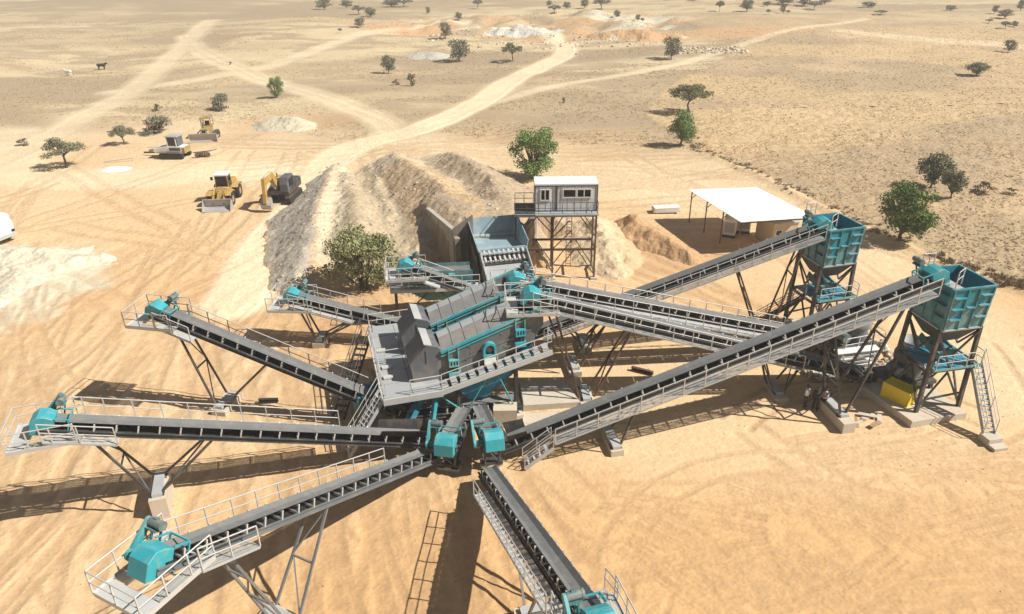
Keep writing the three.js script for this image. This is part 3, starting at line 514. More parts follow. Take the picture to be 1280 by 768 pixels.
const C3 = conveyor({ label: 'nearly level looking belt conveyor reaching the left edge, white rail along its far side', tail: [-5.2, 1.0, -35.7], head: [-23.3, 6.7, -29.8], steel: M.frame, drive: -1, skirt: [0.3, 3], skirtMat: M.rubber, walk: [{ side: -1, s0: 5, rail: true, w: 0.75, s1: 18.6 }, { side: 1, s0: 16.4, rail: true, w: 0.6 }], platform: true,
  trestles: [{ x: 14.9, tops: [17.3, 11.7], split: 0.3, y0: 1.5, fw: 0.75, label: 'tall white concrete footing block under the left edge conveyor', block: [0.85, 1.2, 2.4] }] });
const C4 = conveyor({ label: 'belt conveyor running to the lower left corner with a white railed head deck', tail: [-4.9, 1.2, -33.9], head: [-12.7, 8.7, -18.8], steel: M.channel, drive: -1, walk: [{ side: -1, s0: 2.6, s1: 17.6, rail: true, w: 0.55 }, { side: 1, s0: 14.6, rail: true, w: 0.65, s1: 17.4 }], platform: true,
  trestles: [{ x: 12.2, tops: [14.6, 9.0], split: 0.3, label: 'concrete footing under the lower left conveyor', mat: M.channel }] });
const C5 = conveyor({ label: 'belt conveyor coming towards the viewer at bottom centre with a stepped walkway', tail: [-1.4, 1.2, -32.4], head: [2.9, 7.0, -17.3], steel: M.frame, drive: 1, walk: [{ side: 1, s0: 2.2, s1: 14.8, rail: true, w: 0.75, treads: true }, { side: -1, s0: 14.0, s1: 15.2, rail: true, w: 0.6 }], platform: true,
  trestles: [{ x: 9.4, tops: [11.4, 6.8], split: 0.3, label: 'concrete footing under the bottom centre conveyor', mat: M.channel }] });
const C6 = conveyor({ label: 'long belt conveyor on the near side climbing right to the nearer teal hopper', tail: [-0.5, 1.2, -34.9], head: [25.2, 9.75, -39.4], steel: M.frame, drive: -1, skirt: [0.2, 1.4], skirtMat: M.rubber, steps: [[0.9, 0.1, 1.15], [2.6, 1.35, 1.15]], walk: [{ side: 1, s0: 2.7, rail: true, w: 0.75, s1: 26.6 }],
  trestles: [{ x: 6.6, tops: [5.4, 8.0], split: 0.3, fw: 0.9, lw: 0.11, label: 'small concrete footing under the near long conveyor', block: [0.8, 0.35, 2.6] }, { x: 21.4, tops: [19.8, 24.4], split: 0.2, lw: 0.14, fw: 0.9, y0: 0.9, label: 'long concrete footing by the three people under the near long conveyor', block: [0.85, 0.8, 3.6] }] });
const C7 = conveyor({ label: 'long belt conveyor on the far side climbing right to the farther teal hopper', tail: [0.2, 1.0, -47.6], head: [22.1, 9.4, -48.7], steel: M.frame, drive: -1, walk: [{ side: 1, s0: 2, rail: true, w: 0.7, s1: 23.0 }],
  trestles: [{ x: 18.8, tops: [16.0, 20.8], split: 0.3, label: 'concrete footing under the far long conveyor', block: [0.9, 0.4, 2.4], mat: M.rust }, { x: 5.2, tops: [3.8, 7.6], label: 'concrete footing under the lower end of the far long conveyor', split: 0.3 }] });
const C8a = conveyor({ label: 'nearer of the two parallel belt conveyors climbing left onto the screens', tail: [24, 1.2, -42.0], head: [1.2, 8.0, -40.7], steel: M.frame, drive: -1, walk: [{ side: 1, s0: 5, rail: true, w: 0.3 }, { side: -1, s0: 3, rail: false, w: 0.75, solid: true }], platform: true,
  trestles: [{ x: 19.2, tops: [21.4, 16.4], split: 0.5, label: 'concrete footing under the nearer parallel conveyor beside the slabs', mat: M.rust }, { x: 6.2, tops: [7.4, 5.0], split: 0.4, label: 'low concrete footing under the nearer parallel conveyor left of the people', block: [0.9, 0.3, 2.8], y0: 0.45 }] });
const C8b = conveyor({ label: 'farther of the two parallel belt conveyors climbing left onto the screens', tail: [22.5, 1.2, -47.3], head: [0.3, 7.4, -44.2], steel: M.frame, drive: -1, walk: [{ side: 1, s0: 3, rail: true, w: 0.75, solid: true }, { side: -1, s0: 2, rail: true, w: 0.2, deck: false }], platform: true,
  trestles: [{ x: 18.4, tops: [20.8, 15.6], split: 0.5, label: 'concrete footing under the farther parallel conveyor', mat: M.rust }, { x: 6.5, tops: [5.3, 8.2], split: 0.4, label: 'concrete footing under the right end of the farther parallel conveyor', mat: M.rust }] });
const C9 = conveyor({ label: 'short belt conveyor with a railed head deck over the small screen beside the green bush', tail: [-2.2, 2.4, -52.6], head: [-8.2, 5.1, -52.0], steel: M.channel, drive: -1, bw: 0.7, walk: [{ side: -1, s0: 2.2, rail: true, w: 0.3, s1: 6.2 }, { side: 1, s0: 3.6, w: 0.5, rail: false, solid: true, s1: 5.8 }], platform: true });
const T1 = conveyor({ label: 'short dark discharge conveyor with teal head, left of the pair under the main screen', tail: [-2.9, 1.5, -38.2], head: [-3.85, 2.2, -33.5], steel: M.frame, bw: 0.95, drive: -1, walk: [], trestles: [{ x: 4.4, tops: [3.2, 4.9], label: 'footing under the left discharge conveyor', block: [0.5, 0.3, 1.3], y0: 0.4, soleMat: M.frame, fw: 0.4 }] });
const T2 = conveyor({ label: 'short belt discharge conveyor with teal head, right of the pair under the main screen', tail: [-2.2, 1.45, -38.2], head: [-1.15, 2.6, -33.4], steel: M.frame, bw: 0.9, drive: 1, walk: [], trestles: [{ x: 4.2, tops: [3.0, 4.7], label: 'footing under the right discharge conveyor', block: [0.5, 0.3, 1.3], y0: 0.4, soleMat: M.frame, fw: 0.4 }] });

conveyor({ label: 'dark collecting conveyor in the shade under the nearer big screen', tail: [0.2, 1.2, -39.2], head: [-6.2, 1.8, -37.4], steel: M.frame, hood: false, walk: [] });
conveyor({ label: 'dark collecting conveyor in the shade under the farther big screen', tail: [0.2, 1.3, -44.2], head: [-8.0, 2.0, -41.8], steel: M.frame, hood: false, walk: [] });
// ================= crushing and screening plant =================
// ----- main screening station: local x = u (left to right), local -z = v (front to back)
const SR = 0.2734, SO = [-7.65, 0, -36.05];
{
  const g = thing('screen_platform', 'grey railed steel platform under the two big screens with stairs on its left', 'platform', SO, SR);
  const y = 3.4, W = 9.2;
  for (let i = 0; i < 2; i++) for (let j = 0; j < 6; j++) part('deck_plate', mb().box(0.9 + i * 1.75 - 0.02, y + 0.004 * ((i + j) % 2), -(0.77 + j * W / 6), 1.72, 0.05, W / 6 - 0.03).geo(), M.deck, g);
  const wk = (u) => 3.45 + (u - 3.5) * 0.235;
  for (let u = 3.55; u < 10.4; u += 0.58) part('walkway_plate', mb().box(u + 0.2, wk(u + 0.2), -0.45, 0.4, 0.045, 0.85, 0, 0.23).geo(), M.galv, g);
  const fr = mb(); fr.box(1.75, y - 0.2, 0.06, 3.6, 0.42, 0.12); fr.box(1.75, y - 0.2, -W - 0.04, 3.6, 0.4, 0.1); fr.box(-0.06, y - 0.2, -W / 2, 0.1, 0.4, W - 0.2); fr.box(3.5, y - 0.25, -W / 2, 0.1, 0.35, W - 0.3);
  fr.bar([3.5, wk(3.5) - 0.2, 0.06], [10.5, wk(10.5) - 0.2, 0.06], 0.1, 0.34); fr.bar([3.5, wk(3.5) - 0.15, -0.92], [10.5, wk(10.5) - 0.15, -0.92], 0.08, 0.2);
  fr.build('edge_beam', M.galv, g);
  const cl = [[0.5, -0.5], [0.5, -4.6], [0.5, -8.8], [4.6, -0.55], [4.6, -4.4], [4.6, -8.4], [8.3, -0.55], [8.3, -4.4], [9.3, -8.4]];
  for (const [u, z] of cl) {
    const top = u < 4 ? y - 0.3 : wk(u) - 0.4; part('column', mb().box(u, top / 2 + 0.2, z, 0.12, top - 0.3, 0.24).box(u - 0.1, top / 2 + 0.2, z, 0.03, top - 0.3, 0.24).box(u + 0.1, top / 2 + 0.2, z, 0.03, top - 0.3, 0.24).geo(), M.frame, g);
    part('column_base', mb().box(u, 0.1, z, 0.8, 0.6, 0.8).geo(), M.concrete, g);
  }
  const bm = mb(); for (const z of [-0.55, -4.4, -8.4]) { bm.bar([0.5, 3.0, z], [4.6, 3.1, z], 0.15, 0.25); bm.bar([4.6, 3.1, z], [9.3, wk(9.3) - 0.7, z], 0.15, 0.25); } for (const u of [0.5, 4.6, 8.3]) bm.bar([u, wk(Math.max(u, 3)) - 0.75, -0.4], [u, wk(Math.max(u, 3)) - 0.75, -8.6], 0.15, 0.25); bm.build('support_beam', M.frame, g);
  for (const [a, b] of [[[3.1, 3.1, -0.3], [4.5, 1.7, -0.3]], [[4.7, 0.8, -0.25], [6.3, 3.5, -0.25]], [[7.1, 3.6, -0.25], [8.2, 0.9, -0.25]], [[0.6, 0.6, -8.8], [3.6, 3, -8.8]], [[0.5, 0.6, -4.6], [0.5, 3.0, -8.6]]]) part('brace', mb().rod(a, b, 0.05, 6).geo(), M.teal, g);
  railRun(g, [[0.1, y, -W + 0.05], [3.4, y, -W + 0.05]]); railRun(g, [[0.05, y, -1.5], [0.05, y, -W + 1.1]], M.galv, 1.6);
  railRun(g, [[0.6, y, -3.9], [1.9, y, -3.9]], M.galv); 
  railRun(g, [[3.5, wk(3.5), 0.02], [10.5, wk(10.5), 0.02]]); railRun(g, [[1.6, y, 0.02], [3.5, y, 0.02]]);
  railRun(g, [[10.5, wk(10.5), 0.02], [10.5, wk(10.5), -0.9]]);
  for (const [u, v] of [[0.55, 2.2], [0.6, 3.4], [0.5, 5.6]]) part('deck_box', mb().box(u, y + 0.12, -v, 0.6, 0.1, 0.34).geo(), M.galv, g);
  stair(g, [-2.6, 0.15, 0.35], [0.0, y, -0.7], 0.85, M.galvDull, M.galv);
  stair(g, [-2.8, 0.1, -3.6], [-0.1, y, -8.7], 0.8, M.frame, M.frame);
  for (const [z, top] of [[-2.2, 3.2], [-6.2, 3.2]]) { // collecting hoppers below the decks
    const b = mb(), hy = 1.75, c = [5.9, z + 0.9], T = [[4.2, 3.35, z + 1.6], [9.7, 4.6, z + 1.6], [9.7, 4.6, z - 1.4], [4.2, 3.35, z - 1.4]], Bt = [[c[0] - 0.5, hy, c[1] + 0.35], [c[0] + 0.5, hy, c[1] + 0.35], [c[0] + 0.5, hy, c[1] - 0.35], [c[0] - 0.5, hy, c[1] - 0.35]];
    for (let i = 0; i < 4; i++) part('hopper_wall', mb().slab(T[i], T[(i + 1) % 4], Bt[(i + 1) % 4], Bt[i], 0.04).geo(), M.blue, g);
    for (let i = 0; i < 4; i++) b.bar(T[i], Bt[i], 0.07); b.bar([c[0] + 2.2, 3.55, z + 1.18], [c[0] - 0.8, 3.0, z + 1.12], 0.06); b.build('hopper_rib', M.blue, g);
  }
  for (const [u, v, w] of [[2.0, 2.3, 1.9], [2.0, 6.1, 1.9]]) { mb().prism([[u - 0.9, 3.15], [u + 1.0, 3.15], [u + 1.0, 2.4], [u + 0.3, 1.3], [u - 0.4, 1.3], [u - 0.9, 2.4]], -v - w / 2, -v + w / 2, 0.02).build('discharge_box', M.plate, g); }
  const chute = (a, b, w, h, m) => part('discharge_chute', mb().bar(a, b, w, h).bar([a[0], a[1] + h / 2, a[2] + w / 2], [b[0], b[1] + h / 2, b[2] + w / 2], 0.06, 0.2).bar([a[0], a[1] + h / 2, a[2] - w / 2], [b[0], b[1] + h / 2, b[2] - w / 2], 0.06, 0.2).geo(), m, g);
  chute([2.6, 3.0, -1.0], [1.3, 1.1, -0.35], 0.6, 0.25, M.blue); chute([3.2, 2.7, -0.6], [2.75, 1.5, 0.35], 0.34, 0.1, M.teal); chute([2.6, 3.0, -4.8], [0.4, 1.7, -4.2], 0.9, 0.25, M.blue); chute([2.2, 2.9, -2.6], [0.2, 1.6, -1.9], 0.8, 0.3, M.tealDark);
  for (let k = 0; k < 6; k++) part('skirt_rib', mb().box(-1.5 + k * 0.3, 1.75 + k * 0.06, -3.1, 0.2, 0.9, 1.5, 0, -0.3).geo(), M.blue, g);
}
function bigScreen(label, v0, full) {
  const g = thing('vibrating_screen', label, 'screen', SO, SR, undefined), v1 = v0 + 2.25, sl = 0.325, z = (v) => -v;
  const side = [[3.84, 3.1], [3.84, 5.34], [9.8, 7.28], [9.95, 6.5], [9.72, 5.2], [8.4, 4.55]];
  for (const v of [v0, v1]) part('side_plate', mb().prism(side, z(v) - 0.03, z(v) + 0.03).geo(), M.plateSide, g);
  const hood = mb().prism([[3.82, 3.12], [2.0, 3.42], [1.86, 4.75], [2.95, 5.9], [3.55, 5.72], [3.82, 5.42]], z(v1) + 0.02, z(v0) - 0.02, 0.03).build('discharge_hood', M.plate, g);
  mb().bar([3.0, 5.92, z(v1 - 0.02)], [3.0, 5.92, z(v0 + 0.02)], 0.5, 0.05, new THREE.Vector3(0.3, 1, 0)).build('hood_ridge', M.galvDull, hood);
  mb().box(1.94, 4.1, z((v0 + v1) / 2), 0.08, 0.7, 0.5, 0, 0.1).build('hood_door', M.plate, hood);
  mb().box(2.9, 5.15, z(v0 - 0.03), 0.05, 0.9, 0.03).build('hood_seam', M.channel, hood);
  const top = (u) => 5.34 + (u - 3.84) * sl;
  for (const v of [v0 - 0.06, v1 + 0.06]) part('edge_beam', mb().bar([3.75, top(3.75) + 0.02, z(v)], [10.1, top(10.1) + 0.02, z(v)], 0.16, 0.16).bar([3.75, top(3.75) - 0.26, z(v)], [10.1, top(10.1) - 0.26, z(v)], 0.1, 0.06).geo(), M.teal, g);
  for (let i = 0; i < 6; i++) { // dust covers: near slope, flat crown, far slope
    const u0 = 3.8 + i * 0.78, u1 = u0 + 0.765, j = (i % 3) * 0.006, S = (v, h, u) => [u, top(u) + h + j, z(v)];
    mb().slab(S(v0 + 0.04, 0.06, u0), S(v0 + 0.04, 0.06, u1), S(v0 + 1.0, 0.42, u1), S(v0 + 1.0, 0.42, u0), 0.03).build('cover_panel', M.cover, g);
    mb().slab(S(v0 + 1.0, 0.42, u0), S(v0 + 1.0, 0.42, u1), S(v1 - 0.55, 0.42, u1), S(v1 - 0.55, 0.42, u0), 0.03).build('cover_panel', i % 2 ? M.deck : M.galvDull, g);
    mb().slab(S(v1 - 0.55, 0.42, u0), S(v1 - 0.55, 0.42, u1), S(v1 - 0.04, 0.06, u1), S(v1 - 0.04, 0.06, u0), 0.03).build('cover_panel', M.cover, g);
    if (i) mb().bar(S(v0 + 0.04, 0.1, u0 - 0.02), S(v0 + 1.0, 0.455, u0 - 0.02), 0.035).bar(S(v0 + 1.0, 0.455, u0 - 0.02), S(v1 - 0.55, 0.455, u0 - 0.02), 0.035).build('cover_rib', M.channel, g);
  }
  mb().slab([8.6, top(8.6) - 0.5, z(v0 + 0.05)], [9.9, top(9.9) - 0.6, z(v0 + 0.05)], [9.9, top(9.9) - 0.6, z(v1 - 0.05)], [8.6, top(8.6) - 0.5, z(v1 - 0.05)], 0.04).build('screen_mesh', M.dark, g);
  mb().prism([[9.8, 5.4], [9.8, 7.3], [10.3, 7.5], [10.3, 6.2]], z(v1), z(v0)).build('feed_box', M.plate, g);
  for (const [vv, s] of [[v0, 1], [v1, -1]]) {
    for (const u of [4.5, 8.75]) { // spring mounts
      const yb = 3.38 + (u - 3.84) * 0.34, zz = z(vv) + s * 0.16, b = mb();
      b.box(u, yb + 1.12, zz, 0.64, 0.09, 0.3).box(u, yb + 0.74, zz, 0.64, 0.09, 0.3); for (const k of [-0.27, -0.09, 0.09, 0.27]) b.box(u + k, yb + 0.93, zz, 0.08, 0.3, 0.28);
      for (const k of [-0.3, 0.3]) b.box(u + k, yb + 1.5, zz - s * 0.05, 0.06, 0.75, 0.16);
      const m = b.build('spring_mount', M.teal, g);
      const sp = mb(); for (const k of [-0.2, 0, 0.2]) sp.rod([u + k, yb + 0.3, zz], [u + k, yb + 0.7, zz], 0.075, 8); sp.build('coil_spring', M.dark, m);
      mb().box(u, yb + 0.12, zz, 0.7, 0.34, 0.34).build('spring_seat', M.teal, m);
    }
    { const u = 6.75, yc = 5.2, zz = z(vv) + s * 0.2, ring = new THREE.Shape(); ring.moveTo(-0.42, -0.55); ring.lineTo(-0.42, 0); ring.absarc(0, 0, 0.42, Math.PI, 0, true); ring.lineTo(0.42, -0.55); ring.closePath(); const hole = new THREE.Path(); hole.moveTo(-0.28, -0.4); hole.lineTo(0.28, -0.4); hole.lineTo(0.28, 0); hole.absarc(0, 0, 0.28, 0, Math.PI, false); hole.closePath(); ring.holes.push(hole);
      const e = new THREE.ExtrudeGeometry(ring, { depth: 0.34, bevelEnabled: false, curveSegments: 8 }); e.translate(u, yc, zz - 0.17); const gd = mb().add(e).build('drive_guard', M.teal, g);
      mb().rod([u, yc, zz - 0.1], [u, yc, zz + 0.1], 0.24, 14).build('flywheel', M.frame, gd); mb().box(u, yc - 0.8, zz + s * 0.12, 0.74, 0.5, 0.05).build('guard_plate', M.white, gd); }
    const rb = mb(); seed(5); for (let k = 0; k < 26; k++) { const u = rr(4.2, 9.4), h = rr(0.3, 1.9); const yy = top(u) - h; rb.rod([u, yy, z(vv)], [u, yy, z(vv) + s * 0.07], 0.05, 6); } rb.build('bolt', M.channel, g);
    mb().bar([4.2, top(4.2) - 1.15, z(vv) + s * 0.06], [9.5, top(9.5) - 1.15, z(vv) + s * 0.06], 0.06, 0.1).build('side_rib', M.plateSide, g);
  }
  return g;
}
bigScreen('nearer of the two big dark inclined screens, its teal spring mounts facing the viewer', 1.2);
bigScreen('farther of the two big dark inclined vibrating screens, partly behind the nearer one', 4.7);
// ----- small screen beside the bush
{
  const g = thing('vibrating_screen', 'small teal screen with grey walkway under the short conveyor beside the green bush', 'screen', [-9.4, 0, -51.0], 0.19);
  const y = 3.3, sl = -0.05;
  mb().prism([[1.0, y - 0.2], [1.0, y + 1.0], [6.6, y + 0.7], [6.6, y - 0.8]], -2.7, -2.64).build('side_plate', M.tealDark, g); mb().prism([[1.0, y - 0.2], [1.0, y + 1.0], [6.6, y + 0.7], [6.6, y - 0.8]], -1.06, -1.0).build('side_plate', M.tealDark, g);
  mb().box(3.8, y + 0.55, -1.85, 5.5, 0.05, 1.55, 0, -0.05).build('screen_mesh', M.plate, g);
  for (const u of [1.6, 4.9]) { const b = mb().box(u, y + 0.55, -0.86, 0.5, 0.1, 0.28).box(u, y + 0.2, -0.86, 0.5, 0.1, 0.28); for (const k of [-0.2, 0, 0.2]) b.box(u + k, y + 0.37, -0.86, 0.07, 0.3, 0.24); b.build('spring_mount', M.teal, g); }
  for (let u = 0; u < 7; u += 1.0) mb().box(u + 0.48, y + sl * u, -0.4, 0.96, 0.05, 0.75, 0, sl).build('walkway_plate', M.galvDull, g);
  for (let k = 0; k < 3; k++) mb().box(0.45, y, -1.15 - k * 0.8, 0.85, 0.05, 0.78).build('walkway_plate', M.galvDull, g);
  mb().bar([0, y - 0.12, 0], [7, y - 0.12 + 7 * sl, 0], 0.08, 0.24).bar([0, y - 0.12, -3.2], [0, y - 0.12, 0], 0.08, 0.24).build('edge_beam', M.galv, g);
  railRun(g, [[0.03, y, -3.2], [0.03, y, -0.03], [7, y + 7 * sl, -0.03]]);
  const T = [[1.0, 2.9, -0.9], [6.8, 2.5, -0.9], [6.8, 2.5, -2.8], [1.0, 2.9, -2.8]], B = [[2.9, 1.5, -1.3], [4.1, 1.5, -1.3], [4.1, 1.5, -2.3], [2.9, 1.5, -2.3]];
  for (let i = 0; i < 4; i++) mb().slab(T[i], T[(i + 1) % 4], B[(i + 1) % 4], B[i], 0.04).build('hopper_wall', M.tealDark, g);
  for (let k = 0; k < 7; k++) mb().rod([1.15 + k * 0.27, 2.75 - k * 0.19, -0.87 - k * 0.055], [1.15 + k * 0.27, 2.75 - k * 0.19, -0.8 - k * 0.055], 0.05, 6).build('bolt', M.white, g);
  for (const [u, z] of [[0.4, -0.5], [6.6, -0.5], [0.4, -3.0], [6.6, -3.0]]) { mb().box(u, 1.6, z, 0.2, 3.2, 0.2).build('column', M.frame, g); }
  mb().bar([0.4, 0.3, -0.5], [3.3, 3, -0.5], 0.09).bar([6.6, 0.3, -0.5], [3.6, 2.8, -0.5], 0.09).build('brace', M.frame, g);
}
// ----- concrete slabs
const slabAt = (label, pts, h) => { const s = new THREE.Shape(pts.map((p) => new THREE.Vector2(p[0], -p[1]))), e = new THREE.ExtrudeGeometry(s, { depth: h + 0.4, bevelEnabled: true, bevelSize: 0.03, bevelThickness: 0.03, bevelSegments: 1 }); e.rotateX(-Math.PI / 2); e.translate(0, -0.4, 0); tagTop(mb().add(e).build('concrete_slab', M.concrete), 'concrete_slab', label, 'slab'); };
slabAt('pale concrete slab with a step right of the main screen columns', [[0.7, -36.9], [5.4, -37.6], [4.6, -39.3], [0.6, -38.9]], 0.2);
slabAt('larger raised concrete slab behind the stepped one, right of the main screen', [[0.7, -39.6], [4.4, -39.9], [3.5, -42.6], [0.5, -42.4]], 0.42);
tagTop(mb().box(-0.5, 0.55, -38.3, 1.5, 1.5, 1.1).build('concrete_block', M.concrete), 'concrete_block', 'upright concrete block beside the teal collecting hopper under the main screen', 'block');
// ----- feed hopper, grizzly and crusher behind it
{
  const g = thing('feed_hopper', 'grey blue steel feed hopper with open top and grizzly bars by the concrete wall', 'hopper', [-1.2, 0, -58.9], 0.22);
  const m = M.hopperBlue, y0 = 4.3, x = 1.95;
  mb().slab([-x, y0 - 0.3, -2.6], [x, y0 - 0.3, -2.6], [x + 0.15, 5.35, -3.0], [-x - 0.15, 5.35, -3.0], 0.06).build('back_wall', m, g);
  const sideP = (s) => { const b = mb(); const A = [s * x, y0 - 0.3, -2.6], B = [s * (x + 0.15), 5.35, -3.0], C = [s * (x + 0.25), 5.75, -2.3], D = [s * (x + 0.25), 4.9, 2.1], E = [s * x, y0 - 0.4, 2.3]; b.quad(A, B, C, C).quad(A, C, D, E); const o = (p) => [p[0] + s * 0.07, p[1], p[2]]; b.quad(o(A), o(C), o(B), o(B)).quad(o(E), o(D), o(C), o(A)).quad(B, o(B), o(C), C).quad(C, o(C), o(D), D).quad(D, o(D), o(E), E); return b.build('side_wall', m, g); };
  sideP(-1); sideP(1);
  for (let k = 0; k < 4; k++) mb().box(-x - 0.3, 4.6, -2 + k * 1.2, 0.12, 1.2 - k * 0.2, 0.08).build('stiffener', M.frame, g);
  mb().slab([-x - 0.32, 0, -3], [-x - 0.32, 0, 3.4], [-x - 0.32, 3.4, 3.4], [-x - 0.32, 5.6, -3], 0.06).build('side_cheek', M.frame, g);
  mb().box(0, y0 - 0.45, -0.2, 2 * x, 0.08, 4.8, 0, 0, 0.05).build('hopper_floor', m, g);
  mb().bar([-x, y0 + 0.05, 2.25], [x, y0 + 0.05, 2.25], 0.18, 0.22).build('front_lip', m, g);
  for (let r = 0; r < 2; r++) for (let k = 0; k < 9; k++) mb().box(-1.64 + k * 0.41, y0 - 0.05 - r * 0.42, 2.5 + r * 0.55, 0.16, 0.16, 0.6, 0, 0, 0.25).build('grizzly_bar', M.galv, g);
  mb().box(0, y0 - 0.35, 2.6, 2 * x, 0.2, 0.16).box(0, y0 - 0.75, 3.2, 2 * x, 0.2, 0.16).build('grizzly_beam', M.frame, g);
  mb().slab([-x, y0 - 0.8, 2.6], [-x, y0 - 2.2, 6.6], [x, y0 - 2.2, 6.6], [x, y0 - 0.8, 2.6], 0.06).build('chute_floor', M.deck, g);
  for (const s of [-1, 1]) mb().slab([s * (x + 0.04), y0 - 1.4, 2.5], [s * (x + 0.04), y0 - 2.9, 6.7], [s * (x + 0.04), y0 - 1.5, 6.7], [s * (x + 0.04), y0 + 0.2, 2.5], 0.07).build('chute_cheek', M.galvDull, g);
  mb().box(0, 1.1, 4.6, 3.4, 2.2, 4.0).box(0, 1.1, 0, 3.8, 2.2, 4).build('crusher_frame', M.frame, g);
  for (const s of [-1, 1]) mb().rod([s * 1.75, 1.5, 5], [s * 2.05, 1.5, 5], 0.8, 20).build('flywheel', M.tealDark, g);
  railRun(g, [[-x - 0.1, y0 - 0.6, 3.0], [-x - 0.1, y0 - 2.2, 6.6]]); 
}
{ // board-marked concrete wall: left wing, front wall, right return
  const g = thing('retaining_wall', 'tall board marked concrete retaining wall left of the feed hopper, end of the earth ramp', 'wall');
  const seg = (a, b, ha, hb, n, mat, t = 0.4) => { for (let i = 0; i < n; i++) { const p = [mix(a[0], b[0], i / n), mix(a[1], b[1], i / n)], q = [mix(a[0], b[0], (i + 1) / n), mix(a[1], b[1], (i + 1) / n)], L = Math.hypot(q[0] - p[0], q[1] - p[1]), dx = (q[0] - p[0]) / L, dz = (q[1] - p[1]) / L, h0 = mix(ha, hb, i / n), h1 = mix(ha, hb, (i + 1) / n); const rows = 3; for (let r = 0; r < rows; r++) { const f0 = r / rows, f1 = (r + 1) / rows, e = 0.012; const pt = (s, f, w) => [p[0] + dx * s * L - dz * w, mix(-0.3, mix(h0, h1, s), f), p[1] + dz * s * L + dx * w]; const o = ((i * 7 + r * 3) % 5) * 0.006; const b = mb(); const A = pt(e, f0 + 0.004, o), B = pt(1 - e, f0 + 0.004, o), C = pt(1 - e, f1 - (r < 2 ? 0.004 : 0), o), Dd = pt(e, f1 - (r < 2 ? 0.004 : 0), o); b.slab(A, B, C, Dd, -t); b.build('concrete_panel', mat, g); } } };
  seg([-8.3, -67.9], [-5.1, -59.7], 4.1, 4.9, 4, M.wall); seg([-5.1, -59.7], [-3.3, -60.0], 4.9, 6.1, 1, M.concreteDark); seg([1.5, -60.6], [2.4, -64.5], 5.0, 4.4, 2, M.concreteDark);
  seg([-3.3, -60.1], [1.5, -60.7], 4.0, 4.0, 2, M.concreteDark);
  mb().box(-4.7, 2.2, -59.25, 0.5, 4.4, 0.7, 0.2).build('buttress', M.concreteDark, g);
}
// ----- control cabin on its tower
{
  const g = thing('cabin_tower', 'brown braced steel tower with railed deck carrying the control cabin', 'tower', [0.3, 0, -59.8]);
  const F = 6.3, W = 7.2, Dp = 2.6, xs = [0.1, 3.35, 7.1], zs = [-0.1, -2.5];
  for (const x of xs) for (const z of zs) { mb().box(x, F / 2 - 0.1, z, 0.15, F - 0.1, 0.15).build('leg', M.rust, g); }
  for (const z of zs) for (const h of [2.9, F - 0.25]) mb().bar([xs[0], h, z], [xs[2], h, z], 0.14, 0.18).build('beam', M.rust, g);
  for (const x of [xs[0], xs[2]]) for (const h of [0.6, 2.9, F - 0.25]) mb().bar([x, h, zs[0]], [x, h, zs[1]], 0.12, 0.16).build('beam', M.rust, g);
  for (const z of zs) { const b = (p, q) => mb().bar([p[0], p[1], z], [q[0], q[1], z], 0.08).build('brace', M.rust, g); b([0.2, 3], [1.9, F - 0.3]); b([1.9, F - 0.3], [3.3, 4.4]); b([3.4, 4.6], [4.2, F - 0.3]); b([3.4, 3], [5.0, 4.7]); b([5.7, F - 0.3], [7.0, 4.2]); b([0.2, 0.2], [2.0, 2.8]); b([2.0, 2.8], [3.3, 0.8]); b([3.5, 0.4], [5.2, 2.8]); b([5.6, 2.8], [7.0, 0.6]); }
  for (let i = 0; i < 4; i++) mb().box(0.9 + i * 1.8, F, -1.3 + 0.15, 1.78, 0.06, Dp + 0.55).build('deck_plate', i ? M.deck : M.frame, g);
  mb().box(W / 2, F - 0.05, 0.28, W, 0.22, 0.08).box(W / 2, F - 0.05, -2.6, W, 0.22, 0.08).box(0.02, F - 0.05, -1.2, 0.08, 0.22, Dp + 0.3).box(W, F - 0.05, -1.2, 0.08, 0.22, Dp + 0.3).build('edge_beam', M.galvDull, g);
  railRun(g, [[1.7, F, -2.55], [0.05, F, -2.55], [0.05, F, 0.22], [W - 0.03, F, 0.22], [W - 0.03, F, -0.4]], M.frame, 1.0);
  const ld = mb(); for (const s of [-0.22, 0.22]) ld.bar([5.0 + s, 0, -2.9], [5.0 + s, 7.2, -2.9], 0.05); for (let h = 0.3; h < 7; h += 0.3) ld.rod([4.78, h, -2.9], [5.22, h, -2.9], 0.02); for (let h = 2.4; h < 7; h += 0.9) { ld.bar([4.7, h, -2.9], [4.7, h, -3.5], 0.04); ld.bar([5.3, h, -2.9], [5.3, h, -3.5], 0.04); ld.bar([4.7, h, -3.5], [5.3, h, -3.5], 0.04); } ld.build('ladder', M.rust, g);
  for (const x of xs) for (const z of zs) mb().box(x, 0.05, z, 0.6, 0.3, 0.6).build('pad', M.concrete, g);
}
